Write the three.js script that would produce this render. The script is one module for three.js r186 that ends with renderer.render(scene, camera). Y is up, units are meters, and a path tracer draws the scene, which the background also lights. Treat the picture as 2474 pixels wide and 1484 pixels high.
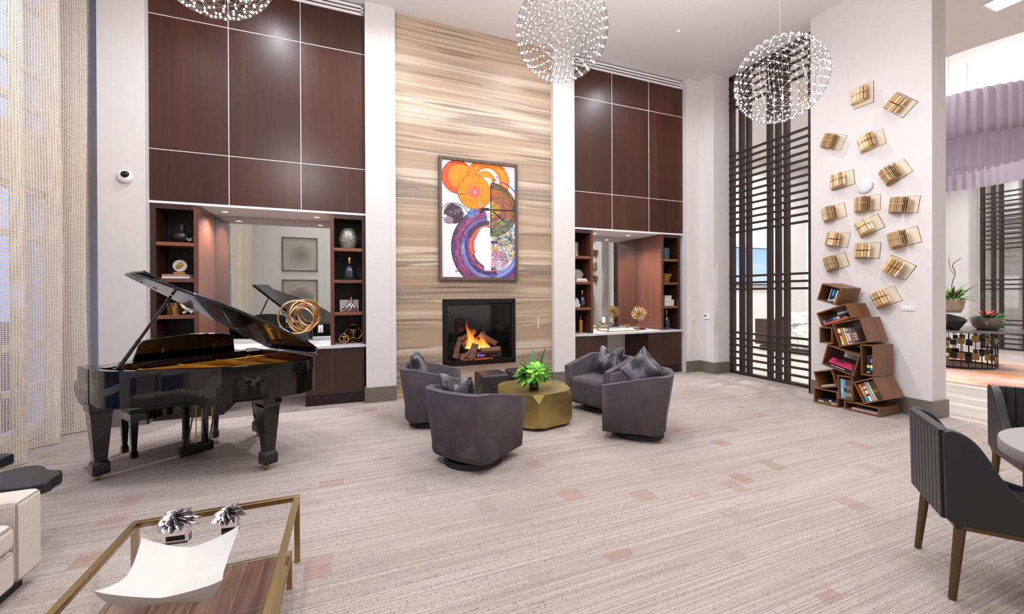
import * as THREE from 'three';
import { RoundedBoxGeometry } from 'three/addons/geometries/RoundedBoxGeometry.js';
import { mergeGeometries, mergeVertices, toCreasedNormals } from 'three/addons/utils/BufferGeometryUtils.js';
import { RectAreaLightUniformsLib } from 'three/addons/lights/RectAreaLightUniformsLib.js';
import { ConvexGeometry } from 'three/addons/geometries/ConvexGeometry.js';
// ---------------------------------------------------------------- camera, sky, exposure
RectAreaLightUniformsLib.init();
const scene = new THREE.Scene();
const renderer = new THREE.WebGLRenderer({ antialias: true });
renderer.toneMapping = THREE.LinearToneMapping;
renderer.toneMappingExposure = 0.162;
renderer.shadowMap.enabled = true;
renderer.shadowMap.type = THREE.PCFSoftShadowMap;
const FPX = 995.54;                                   // focal length in pixels of the 2474 x 1484 frame
const camera = new THREE.PerspectiveCamera(2 * Math.atan(742 / FPX) * 180 / Math.PI, 2474 / 1484, 0.05, 200);
camera.position.set(0, 1.62, 6.593);
camera.matrixAutoUpdate = true;
{
  const right = new THREE.Vector3(0.93001645, -0.00405914, 0.36749549);
  const up = new THREE.Vector3(0.0047209, 0.99998845, -0.00090183);
  const fwd = new THREE.Vector3(0.36748758, -0.00257362, -0.93002487);
  camera.quaternion.setFromRotationMatrix(new THREE.Matrix4().makeBasis(right, up, fwd.clone().negate()));
}
camera.setViewOffset(2474, 1484, 0, 30.1, 2474, 1484);  // architectural lens shift
scene.background = new THREE.Color().setRGB(0.28, 0.45, 1.0).multiplyScalar(9);   // dusk sky behind the curtain
// light levels (candela / nits), kept together for tuning
const LV = { down: 92, downWarm: '#f3f6ff', ball: 74, ballC: '#f7f5fb', alcove: 76, alcoveC: '#f6f6ff', fire: 3, lobbyDown: 360, cove: 34, drum: 9 };
const CEIL = 5.97, RX0 = -3.35, RX1 = 7.2, RZ1 = 8.2;
// ---------------------------------------------------------------- helpers
const rngOf = (a) => () => { a = (a + 0x6d2b79f5) | 0; let t = Math.imul(a ^ (a >>> 15), 1 | a); t = (t + Math.imul(t ^ (t >>> 7), 61 | t)) ^ t; return ((t ^ (t >>> 14)) >>> 0) / 4294967296; };
const hash2 = (x, y, s = 0) => { let h = Math.imul(x | 0, 374761393) ^ Math.imul(y | 0, 668265263) ^ Math.imul(s | 0, 974634777); h = Math.imul(h ^ (h >>> 13), 1274126177); return ((h ^ (h >>> 16)) >>> 0) / 4294967296; };
const mod = (a, n) => ((a % n) + n) % n;
// value noise that repeats every px, py cells
function vnoise(x, y, px, py, s) {
  const ix = Math.floor(x), iy = Math.floor(y), fx = x - ix, fy = y - iy, u = fx * fx * (3 - 2 * fx), v = fy * fy * (3 - 2 * fy);
  const h = (a, b) => hash2(mod(a, px), mod(b, py), s);
  return (h(ix, iy) * (1 - u) + h(ix + 1, iy) * u) * (1 - v) + (h(ix, iy + 1) * (1 - u) + h(ix + 1, iy + 1) * u) * v;
}
function fbm(u, v, cx, cy, oct, s) {      // u, v in 0..1; cx, cy cells of the first octave
  let a = 0.5, t = 0, n = 0;
  for (let i = 0; i < oct; i++) { t += a * vnoise(u * cx, v * cy, cx, cy, s + i); n += a; a *= 0.5; cx *= 2; cy *= 2; }
  return t / n;
}
const clamp = (x, a = 0, b = 1) => Math.min(b, Math.max(a, x));
const smooth = (a, b, x) => { const t = clamp((x - a) / (b - a)); return t * t * (3 - 2 * t); };
const lerp = (a, b, t) => a + (b - a) * t;
const rgb = (hex) => { const n = parseInt(hex.slice(1), 16); return [n >> 16, (n >> 8) & 255, n & 255]; };
const mixc = (a, b, t) => [lerp(a[0], b[0], t), lerp(a[1], b[1], t), lerp(a[2], b[2], t)];
function tex(w, h, fn, srgb = true) {     // fn(u, v, x, y) -> [r, g, b(, a)] 0..255 or one number
  const d = new Uint8Array(w * h * 4);
  for (let y = 0; y < h; y++) for (let x = 0; x < w; x++) {
    const c = fn((x + 0.5) / w, (y + 0.5) / h, x, y), o = (y * w + x) * 4;
    if (typeof c === 'number') { d[o] = d[o + 1] = d[o + 2] = clamp(c, 0, 255); d[o + 3] = 255; } else { d[o] = clamp(c[0], 0, 255); d[o + 1] = clamp(c[1], 0, 255); d[o + 2] = clamp(c[2], 0, 255); d[o + 3] = c.length > 3 ? c[3] : 255; }
  }
  const t = new THREE.DataTexture(d, w, h);
  t.wrapS = t.wrapT = THREE.RepeatWrapping; t.magFilter = THREE.LinearFilter; t.minFilter = THREE.LinearMipmapLinearFilter; t.generateMipmaps = true;
  if (srgb) t.colorSpace = THREE.SRGBColorSpace;
  t.needsUpdate = true;
  return t;
}
const sized = (t, mx, my) => { t.repeat.set(1 / mx, 1 / my); return t; };   // uv in metres
function canvasTex(w, h, draw) {
  const c = document.createElement('canvas'); c.width = w; c.height = h;
  draw(c.getContext('2d'), w, h);
  const t = new THREE.CanvasTexture(c); t.colorSpace = THREE.SRGBColorSpace; t.magFilter = THREE.LinearFilter;
  return t;
}
const std = (color, roughness = 0.6, o = {}) => new THREE.MeshStandardMaterial({ color, roughness, metalness: 0, ...o });
const phys = (color, roughness = 0.6, o = {}) => new THREE.MeshPhysicalMaterial({ color, roughness, metalness: 0, ...o });
const V3 = (x, y, z) => new THREE.Vector3(x, y, z);
const taken = new Map();
const numbered = (name) => { const n = taken.get(name) ?? 0; taken.set(name, n + 1); return n ? `${name}_${String(n).padStart(3, '0')}` : name; };
// box-projected uv in metres; turn swaps the two directions
function metric(g, turn = false, ou = 0, ov = 0) {
  const q = g.index ? g.toNonIndexed() : g, p = q.attributes.position, n = q.attributes.normal, uv = new Float32Array(p.count * 2);
  for (let i = 0; i < p.count; i++) {
    const ax = Math.abs(n.getX(i)), ay = Math.abs(n.getY(i)), az = Math.abs(n.getZ(i));
    let u, v;
    if (ay >= ax && ay >= az) { u = p.getX(i); v = -p.getZ(i); } else if (ax >= az) { u = p.getZ(i); v = p.getY(i); } else { u = p.getX(i); v = p.getY(i); }
    uv[i * 2] = (turn ? v : u) + ou; uv[i * 2 + 1] = (turn ? u : v) + ov;
  }
  q.setAttribute('uv', new THREE.BufferAttribute(uv, 2));
  return q;
}
const box = (w, h, d, x = 0, y = 0, z = 0, r = 0) => { const g = r > 0 ? new RoundedBoxGeometry(w, h, d, 2, Math.min(r, w / 2.01, h / 2.01, d / 2.01)) : new THREE.BoxGeometry(w, h, d); return g.translate(x, y, z); };
const bx = (x0, x1, y0, y1, z0, z1, r = 0) => box(x1 - x0, y1 - y0, z1 - z0, (x0 + x1) / 2, (y0 + y1) / 2, (z0 + z1) / 2, r);
const cyl = (r0, r1, h, x = 0, y = 0, z = 0, seg = 20) => new THREE.CylinderGeometry(r0, r1, h, seg).translate(x, y, z);   // r0 top
const ball = (r, x = 0, y = 0, z = 0, a = 16, b = 12) => new THREE.SphereGeometry(r, a, b).translate(x, y, z);
const lathe = (pts, seg = 32) => new THREE.LatheGeometry(pts.map(([r, y]) => new THREE.Vector2(r, y)), seg);
function rod(a, b, r, seg = 8, r2 = r) {              // cylinder from a to b
  const A = V3(...a), B = V3(...b), L = A.distanceTo(B), g = new THREE.CylinderGeometry(r2, r, L, seg, 1);
  g.translate(0, L / 2, 0);
  g.applyQuaternion(new THREE.Quaternion().setFromUnitVectors(V3(0, 1, 0), B.clone().sub(A).normalize()));
  return g.translate(A.x, A.y, A.z);
}
const tube = (pts, r, seg = 32, rad = 8, closed = false) => new THREE.TubeGeometry(new THREE.CatmullRomCurve3(pts.map((p) => V3(...p)), closed), seg, r, rad, closed);
const shapeOf = (pts) => new THREE.Shape(pts.map(([x, y]) => new THREE.Vector2(x, y)));
function extrude(shape, depth, bevel = 0, seg = 2, curve = 12) {
  const s = Array.isArray(shape) ? shapeOf(shape) : shape;
  return new THREE.ExtrudeGeometry(s, { depth, bevelEnabled: bevel > 0, bevelThickness: bevel, bevelSize: bevel, bevelOffset: -bevel, bevelSegments: seg, curveSegments: curve });
}
function merged(list) {
  const l = [].concat(list).map((g) => {
    const q = g.index ? g.toNonIndexed() : g;
    for (const k of Object.keys(q.attributes)) if (!['position', 'normal', 'uv', 'color'].includes(k)) q.deleteAttribute(k);
    if (!q.attributes.normal) q.computeVertexNormals();
    if (!q.attributes.uv) q.setAttribute('uv', new THREE.BufferAttribute(new Float32Array(q.attributes.position.count * 2), 2));
    return q;
  });
  return l.length === 1 ? l[0] : mergeGeometries(l);
}
function obj(name, geos, m, parent = scene) {
  const o = new THREE.Mesh(merged(geos), m);
  o.name = parent === scene ? numbered(name) : name;
  o.castShadow = o.receiveShadow = true;
  parent.add(o);
  return o;
}
function tag(o, label, category, group) { o.userData.label = label; o.userData.category = category; if (group) o.userData.group = group; return o; }
function thing(name, label, category, [x, y, z] = [0, 0, 0], turn = 0, group) {
  const o = new THREE.Group(); o.name = numbered(name); scene.add(o);
  o.position.set(x, y, z); o.rotation.y = turn;
  return tag(o, label, category, group);
}
function copyOf(root, [x, y, z], turn, label, group) {
  const r = root.clone(); r.name = numbered(root.name.replace(/_\d{3}$/, '')); scene.add(r);
  r.userData = { ...root.userData }; r.position.set(x, y, z); r.rotation.set(0, turn, 0); r.userData.label = label; if (group) r.userData.group = group;
  return r;
}
const struct = (name, geos, m, parent = scene, extra = {}) => { const o = obj(name, geos, m, parent); if (parent === scene) o.userData = { kind: 'structure', ...extra }; return o; };
const stuff = (o) => { o.userData.kind = 'stuff'; return o; };
const spun = (g, rx = 0, ry = 0, rz = 0) => { g.applyMatrix4(new THREE.Matrix4().makeRotationFromEuler(new THREE.Euler(rx, ry, rz))); return g; };
// ---------------------------------------------------------------- materials
const M = {};
// plaster: colour grain only
{
  const pt = sized(tex(256, 256, (u, v) => 240 + 5 * (fbm(u, v, 24, 24, 3, 3) - 0.5)), 1.2, 1.2);
  M.wall = std('#e9e3df', 0.85, { map: pt });
  M.ceil = std('#ece7e4', 0.9, { map: pt });
  M.white = std('#efecea', 0.6);
  M.base = std('#6d655b', 0.45);
}
// carpet: woven streaks along x, dark flecks, dyed rust and olive patches; 5.2 x 4.16 m
{
  const W = 2048, H = 2048, rng = rngOf(11), patches = [];
  const rust = rgb('#ac8270'), olive = rgb('#9b8f78'), plum = rgb('#a6938b'), pale = rgb('#c9c2bb');
  for (let c = 0; c < 9; c++) {
    const x = (c + 0.2 + rng() * 0.6) / 9; let z = rng() * 0.1;
    while (z < 1) {
      const w = 0.025 + rng() * 0.014, h = 0.012 + rng() * 0.045, k = rng();
      patches.push([x + (rng() - 0.5) * 0.07, z, w, h, k < 0.42 ? rust : k < 0.6 ? olive : k < 0.85 ? plum : pale, 0.2 + rng() * 0.4]);
      z += h + 0.03 + rng() * 0.2;
    }
  }
  const lightC = rgb('#d0c6bf'), midC = rgb('#bcb0a8'), dark = rgb('#a0958e'), fleck = rgb('#57504e');
  const rowTone = new Float32Array(H / 2), rowFleck = new Float32Array(H / 2);
  for (let r = 0; r < H / 2; r++) { rowTone[r] = rng(); rowFleck[r] = rng() ** 4; }
  const inPatch = (u, v) => { for (const p of patches) { const du = mod(u - p[0], 1), dv = mod(v - p[1], 1); if (du < p[2] && dv < p[3]) return p; } return null; };
  const t = tex(W, H, (u, v, x, y) => {
    const r = y >> 1;
    const seg = vnoise(u * 9 + hash2(r, 5) * 9, r >> 1, 9, 512, 21), long = fbm(u, v, 4, 10, 3, 31), fine = hash2(x >> 1, y, 7);
    let tone = 0.42 * rowTone[r] + 0.75 * seg + 0.55 * (long - 0.5) + 0.36 * (fine - 0.5);
    let c = tone > 0.55 ? mixc(midC, lightC, clamp((tone - 0.55) / 0.4)) : mixc(dark, midC, clamp(tone / 0.55));
    const area = smooth(0.38, 0.66, fbm(u, v, 7, 9, 3, 41));
    if (hash2(x >> 1, r, 9) < 0.015 + 0.14 * rowFleck[r] * area + 0.05 * rowFleck[r]) c = mixc(c, fleck, 0.55 + 0.3 * hash2(x >> 1, r, 10));
    const p = inPatch(u, v);
    if (p) c = mixc(c, p[4], p[5] * (0.45 + 0.75 * hash2(r, 3, Math.floor(p[0] * 99))));
    return c;
  });
  const b = tex(1024, 1024, (u, v, x, y) => 255 * (0.35 * hash2(x, y, 8) + 0.65 * (0.5 + 0.5 * Math.sin(v * 1024 * Math.PI / 1.0 * 0.5))), false);
  M.carpet = std('#dedad6', 0.97, { map: sized(t, 5.2, 4.16), bumpMap: sized(b, 2.6, 2.08), bumpScale: 0.004 });
}
// dark stained veneer, grain along v
function veneer(dark, mid, lightc, seed, mx = 1.1, my = 2.4, W = 512, H = 1024) {
  const a = rgb(dark), b = rgb(mid), c = rgb(lightc);
  return sized(tex(W, H, (u, v) => {
    const w = u + 0.05 * (fbm(u, v, 3, 2, 3, seed) - 0.5), broad = fbm(w, v, 5, 1, 3, seed + 9), g = fbm(w, v, 60, 3, 3, seed + 20), pore = vnoise(w * 420, v * 26, 420, 26, seed + 33);
    let k = 0.55 * broad + 0.5 * g; let col = k < 0.5 ? mixc(a, b, k * 2) : mixc(b, c, (k - 0.5) * 2);
    if (pore > 0.8) col = mixc(col, a, (pore - 0.8) * 2.2);
    return col;
  }), mx, my);
}
{
  const v1 = veneer('#3a2016', '#4f2d1f', '#683f2b', 101);
  M.panel = [0, 1, 2].map((i) => { const t = v1.clone(); t.offset.set(0.31 * i, 0.17 * i); t.needsUpdate = true; return phys(['#c4b4aa', '#e6d2c6', '#d4c2b7'][i], 0.42, { map: t, clearcoat: 0.35, clearcoatRoughness: 0.3, specularIntensity: 0.55 }); });
  M.cabinet = phys('#b5a79f', 0.36, { map: v1, clearcoat: 0.2, clearcoatRoughness: 0.35 });
  M.cabinetIn = std('#5a4a42', 0.55, { map: v1 });
  M.shelfEdge = phys('#ffffff', 0.4, { map: veneer('#5b3626', '#7b4a33', '#925a3e', 131, 2.4, 1.1) });
  M.sidePanel = phys('#ffffff', 0.34, { map: veneer('#4a281c', '#663a29', '#83503a', 141), clearcoat: 0.2, clearcoatRoughness: 0.3 });
  M.boxWood = phys('#ffffff', 0.42, { map: veneer('#4a2e1b', '#6a4427', '#875a33', 151, 0.35, 0.6, 512, 512) });
  M.boxEdge = phys('#ffffff', 0.42, { map: veneer('#6a4524', '#8c5d30', '#a8743f', 161, 0.35, 0.6, 256, 256) });
  M.logWood = std('#ffffff', 0.9, { map: veneer('#3a2a20', '#6a4c38', '#92705a', 171, 0.1, 0.4, 256, 256) });
  M.tableWood = phys('#ffffff', 0.4, { map: veneer('#33211a', '#67483a', '#a58369', 181, 0.7, 1.4, 512, 1024) });
  M.greyWood = std('#ffffff', 0.7, { map: veneer('#473a31', '#5d4d42', '#74645a', 191, 0.2, 0.8, 128, 512) });
}
M.reveal = std('#e8e0de', 0.4);
// travertine, veins along u
{
  const W = 1024, H = 2048, s = 211;
  const c0 = rgb('#ddcfbd'), c1 = rgb('#c8b49d'), c2 = rgb('#a9937b'), c3 = rgb('#7d7062'), c4 = rgb('#cfc9c0');
  M.stoneTex = tex(W, H, (u, v) => {
    const w = v + 0.007 * (fbm(u, v, 2, 4, 2, s) - 0.5) + 0.0012 * (fbm(u, v, 10, 60, 3, s + 4) - 0.5);
    const broad = fbm(u, w, 1, 14, 2, s + 7), mid = fbm(u, w, 1, 60, 3, s + 13), fine = fbm(u, w, 2, 260, 3, s + 19), hair = vnoise(u * 6, w * 800, 6, 800, s + 23);
    let c = mixc(c0, c1, smooth(0.3, 0.7, broad));
    c = mixc(c, c4, 0.4 * smooth(0.55, 0.75, fbm(u, w, 1, 24, 2, s + 51)));
    c = mixc(c, c2, 0.62 * smooth(0.48, 0.7, fine));
    c = mixc(c, c2, 0.7 * smooth(0.54, 0.66, mid));
    const band = smooth(0.62, 0.70, fbm(u, w, 1, 44, 2, s + 31)) * smooth(0.25, 0.6, fbm(u, w, 3, 44, 1, s + 33)), line = smooth(0.68, 0.76, fbm(u, w, 2, 150, 2, s + 37));
    c = mixc(c, c3, 0.85 * band * (0.35 + 0.65 * fine) + 0.65 * line);
    if (band > 0.35) { const g = vnoise(u * 330, v * 800, 330, 800, s + 71); if (g > 0.87) c = mixc(c, c0, 0.55); }
    c = mixc(c, c2, 0.22 * smooth(0.7, 0.95, hair));
    return c;
  });
  M.stone = (i) => { const t = M.stoneTex.clone(); t.repeat.set(1 / 3.2, 1 / 6.1); t.offset.set(0.37 * i, 0.23 * i); t.needsUpdate = true; return std('#ebe3da', 0.5, { map: t }); };
}
M.blackGloss = phys('#040404', 0.2, { specularIntensity: 0.25, clearcoat: 0.9, clearcoatRoughness: 0.03 });
M.brass = std('#a68f62', 0.34, { metalness: 1 });
M.brassDark = std('#7d6a45', 0.4, { metalness: 1 });
M.gold = std('#cfa457', 0.32, { metalness: 1 });
M.plateGold = std('#e09a1e', 0.45, { metalness: 0.2 });
M.bronze = std('#6b5940', 0.4, { metalness: 1 });
M.silver = std('#b9b3b4', 0.28, { metalness: 1 });
M.chrome = std('#dcdcdc', 0.12, { metalness: 1 });
M.steel = std('#c9c4c2', 0.35, { metalness: 0.9 });
M.blackMetal = std('#141211', 0.45, { metalness: 0.4 });
M.wire = std('#3a322d', 0.45, { metalness: 0.3 });
M.black = std('#0b0b0b', 0.55);
M.screenWood = std('#2c1c19', 0.55);
M.glass = phys('#ffffff', 0.0, { transmission: 1, thickness: 0, ior: 1.45, specularIntensity: 0.6 });
M.windowGlass = phys('#ffffff', 0.02, { transmission: 1, thickness: 0 });
M.acrylic = phys('#ffffff', 0.02, { transmission: 1, thickness: 0.05, ior: 1.49 });
M.mirror = std('#d3d6d1', 0.012, { metalness: 1 });
M.counter = phys('#cfccd2', 0.3, {});
// velvet
{
  const t = sized(tex(512, 512, (u, v) => { const k = 195 + 150 * (fbm(u, v, 4, 3, 4, 301) - 0.5) + 14 * (hash2(u * 512, v * 512, 4) - 0.5); return [k, k, k]; }), 0.9, 0.9);
  M.velvet = phys('#6b6266', 0.85, { map: t, sheen: 1, sheenRoughness: 0.42, sheenColor: new THREE.Color('#a59ba0') });
  const ribs = sized(tex(256, 256, (u, v) => { const w = v + 0.02 * (fbm(u, v, 6, 6, 2, 311) - 0.5), s = 0.5 + 0.5 * Math.sin(w * Math.PI * 2 * 22), b = smooth(0.35, 0.65, fbm(u, v, 4, 3, 3, 321)); const k = lerp(34, 60 + 90 * s, b); return [k, k * 0.99, k * 1.04]; }), 0.42, 0.42);
  M.pillow = phys('#ffffff', 0.6, { map: ribs, sheen: 0.8, sheenRoughness: 0.35, sheenColor: new THREE.Color('#9a98a4') });
  const nap = sized(tex(128, 128, (u, v) => 190 + 50 * (fbm(u, v, 6, 6, 3, 331) - 0.5)), 0.4, 0.4);
  M.ottoman = phys('#453c40', 0.5, { map: nap, sheen: 0.4, sheenRoughness: 0.4, sheenColor: new THREE.Color('#7b7076') });
}
M.leather = phys('#1a191c', 0.45, { clearcoat: 0.15, clearcoatRoughness: 0.4, bumpMap: sized(tex(256, 256, (u, v) => 255 * fbm(u, v, 60, 60, 2, 341), false), 0.3, 0.3), bumpScale: 0.0004 });
{
  const wv = sized(tex(512, 512, (u, v) => { const a = Math.sin((u * 46 + 0.35 * Math.sin(v * Math.PI * 2 * 60)) * Math.PI * 2), b = Math.sin(v * Math.PI * 2 * 60); const k = 214 + 16 * a * b + 14 * b + 22 * (fbm(u, v, 120, 120, 2, 351) - 0.5); return [k, k * 0.965, k * 0.93]; }), 0.5, 0.5);
  const wb = sized(tex(512, 512, (u, v) => 127 + 90 * Math.sin((u * 46 + 0.35 * Math.sin(v * Math.PI * 2 * 60)) * Math.PI * 2) * Math.sin(v * Math.PI * 2 * 60) + 40 * (fbm(u, v, 150, 150, 2, 352) - 0.5), false), 0.5, 0.5);
  M.boucle = std('#f2ece6', 0.95, { map: wv, bumpMap: wb, bumpScale: 0.0016 });
}
// open-weave curtain cloth: yarn colour and the holes between the yarns
{
  const W = 256, H = 256, n = 8;    // 8 x 9 holes over 0.16 x 0.16 m
  const hole = (u, v) => { const rowi = Math.floor(v * 9), a = mod(u * n + (rowi % 2) * 0.0, 1), b = mod(v * 9, 1), wob = 0.06 * (fbm(u, v, 16, 16, 2, 361) - 0.5); return (a > 0.22 + wob && a < 0.92 - wob && b > 0.47 + wob && b < 0.97 - wob) ? 1 : 0; };
  M.curtain = phys('#fdf3e6', 0.95, { map: sized(tex(W, H, (u, v) => { const k = 232 + 30 * (fbm(u, v, 32, 48, 2, 371) - 0.5); return [k, k * 0.975, k * 0.94]; }), 0.16, 0.16), alphaMap: sized(tex(W, H, (u, v) => (hole(u, v) ? 0 : 255), false), 0.16, 0.16), alphaTest: 0.5, side: THREE.DoubleSide, transmission: 0.12, thickness: 0 });
}
// ---------------------------------------------------------------- room shell
const PX = { L: [-2.369, -1.5035, -0.632, 0.2335], R: [3.79, 4.66, 5.5276, 6.393] }, PY = [2.832, 3.4945, 5.2247, CEIL];
const carpet = metric(bx(RX0 - 0.25, RX1, -0.12, 0, -1.0, RZ1 + 0.2));
struct('floor', carpet, M.carpet);
struct('ceiling', metric(bx(RX0 - 0.25, RX1 + 0.02, CEIL, CEIL + 0.2, -1.0, RZ1 + 0.2)), M.ceil);
{
  const W = [];
  const add = (...a) => W.push(metric(bx(...a)));
  add(RX0, -2.833, 0, CEIL, -0.95, -0.35);                       // behind the curtain
  add(-2.833, -2.369, 0, CEIL, -0.95, 0.1);                      // pier
  add(-2.369, 0.2335, 2.8, CEIL, -0.95, -0.03); add(-2.369, 0.2335, 0, 2.8, -0.95, -0.76);
  add(0.2335, 0.587, 0, CEIL, -0.95, 0.1); add(0.587, 0.666, 0, CEIL, -0.95, 0.088);
  add(0.666, 1.40, 0, CEIL, -0.95, -0.035); add(2.665, 3.364, 0, CEIL, -0.95, -0.035);
  add(1.40, 2.665, 1.53, CEIL, -0.95, -0.035); add(1.40, 2.665, 0, 0.44, -0.95, -0.035);
  add(3.364, 3.79, 0, CEIL, -0.95, 0.1);
  add(3.79, 6.393, 2.8, CEIL, -0.95, -0.03); add(3.79, 6.393, 0, 2.8, -0.95, -0.74);
  add(6.393, 6.75, 0, CEIL, -0.95, 0.1); add(6.75, 7.2, 0, CEIL, -0.95, 0.44);
  W.forEach((g) => struct('wall_back', g, M.wall));
  // light trim between the niches and the panels above them
  struct('trim_1', bx(-2.375, 0.24, 2.80, 2.829, -0.03, 0.012), M.white);
  struct('trim_2', bx(3.784, 6.399, 2.80, 2.829, -0.03, 0.012), M.white);
}
// baseboards
{
  const H = 0.225, t = 0.022;
  struct('baseboard_back', [bx(-2.833, -2.345, 0, H, 0.1, 0.1 + t), bx(-2.369, -2.345, 0, H, -0.03, 0.1 + t), bx(0.225, 0.666, 0, H, 0.1, 0.1 + t), bx(0.21, 0.2335, 0, H, -0.03, 0.1 + t), bx(3.364, 3.80, 0, H, 0.1, 0.1 + t), bx(3.342, 3.364, 0, H, -0.03, 0.1 + t), bx(6.37, 6.75, 0, H, 0.1, 0.1 + t), bx(6.75 - t, 6.75, 0, H, 0.1, 0.44 + t), bx(6.75, 7.17, 0, H, 0.44, 0.44 + t)], M.base);
  struct('baseboard_right', [bx(6.88 - t, 6.88, 0, H, 2.19, 3.69 + t), bx(6.88, 7.2, 0, H, 3.69, 3.69 + t), bx(7.2, 7.2 + t, 0, H, 2.215, 3.69 + t), bx(6.88 - t, 7.1, 0, H, 2.193, 2.215)], M.base);
  struct('baseboard_front', bx(RX0, RX1, 0, H, RZ1 - t, RZ1), M.base);
}
struct('wall_right', metric(bx(6.88, 7.2, 0, CEIL, 2.215, 3.69)), M.wall); struct('wall_right', metric(bx(7.0, 7.2, 0, CEIL, 7.4, RZ1)), M.wall);
struct('wall_front', metric(bx(RX0 - 0.25, RX1, 0, CEIL, RZ1, RZ1 + 0.2)), M.wall);
// window wall with real openings
{
  const wins = [[-0.12, 1.32], [1.95, 3.39], [4.02, 5.46], [6.09, 7.53]], W = [], x0 = RX0 - 0.25, x1 = RX0;
  let z = -1.0;
  for (const [a, b] of wins) { W.push(bx(x0, x1, 0, CEIL, z, a), bx(x0, x1, 0, 0.08, a, b), bx(x0, x1, 2.85, 3.47, a, b), bx(x0, x1, 5.75, CEIL, a, b)); z = b; }
  W.push(bx(x0, x1, 0, CEIL, z, RZ1 + 0.2));
  struct('wall_left', W.map((g) => metric(g)), M.wall);
  let n = 1;
  for (const [a, b] of wins) for (const [y0, y1, bars] of [[0.08, 2.85, [0.55, 1.05, 2.3]], [3.47, 5.75, [3.80, 4.22, 5.0]]]) {
    const w = new THREE.Group(); w.name = `window_${n++}`; w.userData = { kind: 'structure' }; scene.add(w);
    const f = 0.05, xm = RX0 - 0.1;
    obj('window_frame', [bx(xm - 0.04, xm + 0.04, y0, y0 + f, a, b), bx(xm - 0.04, xm + 0.04, y1 - f, y1, a, b), bx(xm - 0.04, xm + 0.04, y0, y1, a, a + f), bx(xm - 0.04, xm + 0.04, y0, y1, b - f, b)], M.white, w);
    for (const y of bars) obj('glazing_bar', bx(xm - 0.03, xm + 0.03, y - 0.035, y + 0.035, a + f, b - f), M.white, w);
    obj('glazing_bar', bx(xm - 0.03, xm + 0.03, y0 + f, y1 - f, (a + b) / 2 - 0.03, (a + b) / 2 + 0.03), M.white, w);
    obj('pane', bx(xm - 0.004, xm + 0.004, y0 + f, y1 - f, a + f, b - f), M.windowGlass, w);
  }
}
// ---------------------------------------------------------------- panelled wall above the niches
for (const [side, z] of [['L', 0], ['R', 0]]) {
  const xs = PX[side], where = side === 'L' ? 'beside the window curtain' : 'beside the dark lattice screen';
  const t = thing('wall_paneling', `dark stained wood wall panelling with pale reveals, ${where}`, 'wall panel', [0, 0, 0], 0, 'wood wall panelling');
  obj('reveal_backing', bx(xs[0], xs[3], PY[0], PY[3], -0.028, -0.016), M.reveal, t);
  for (const i of [1, 2]) { obj('reveal_strip', bx(xs[i] - 0.0045, xs[i] + 0.0045, PY[0], PY[3], -0.018, 0.0025), M.reveal, t); obj('reveal_strip', bx(xs[0], xs[3], PY[i] - 0.0045, PY[i] + 0.0045, -0.018, 0.0025), M.reveal, t); }
  for (let i = 0; i < 3; i++) for (let j = 0; j < 3; j++) {
    const g = 0.005;
    obj('panel', metric(box(xs[i + 1] - xs[i] - 2 * g, PY[j + 1] - PY[j] - 2 * g, 0.016, (xs[i] + xs[i + 1]) / 2, (PY[j] + PY[j + 1]) / 2, -0.008, 0.0015)), M.panel[(i + j * 2 + (side === 'R' ? 1 : 0) * (i === 1 ? 0 : 1)) % 3], t);
  }
  const v = thing('air_diffuser', `white slotted air diffuser across the panels ${side === 'L' ? 'nearest the window' : 'nearest the lattice screen'}`, 'air vent', [0, 0, 0], 0, 'linear air diffusers');
  const a = xs[0] + 0.03, b = xs[3] - 0.015;
  for (const [y0, y1] of [[5.795, 5.832], [5.855, 5.885], [5.908, 5.945]]) obj('bar', bx(a, b, y0, y1, 0, 0.018, 0.003), M.white, v);
  obj('end_cap', bx(b - 0.035, b, 5.795, 5.945, 0, 0.018), M.white, v); obj('end_cap', bx(a, a + 0.035, 5.795, 5.945, 0, 0.018), M.white, v);
  obj('slot_backing', bx(a, b, 5.80, 5.94, 0.0005, 0.004), M.black, v);
}
// ---------------------------------------------------------------- stone chimney breast
{
  const t = thing('stone_fireplace_surround', 'tall travertine stone chimney breast with grey horizontal veins', 'fireplace');
  const S = [[0.667, 3.363, 3.72, CEIL], [0.667, 3.363, 1.532, 3.72], [0.667, 1.398, 0.44, 1.53], [2.667, 3.363, 0.44, 1.53], [0.667, 3.363, 0, 0.44]];
  S.forEach(([a, b, c, d], i) => obj('stone_slab', metric(bx(a, b, c + 0.0008, d - 0.0008, -0.034, 0, 0.001)), M.stone([0, 0, 2, 2, 1][i]), t));
}
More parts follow.
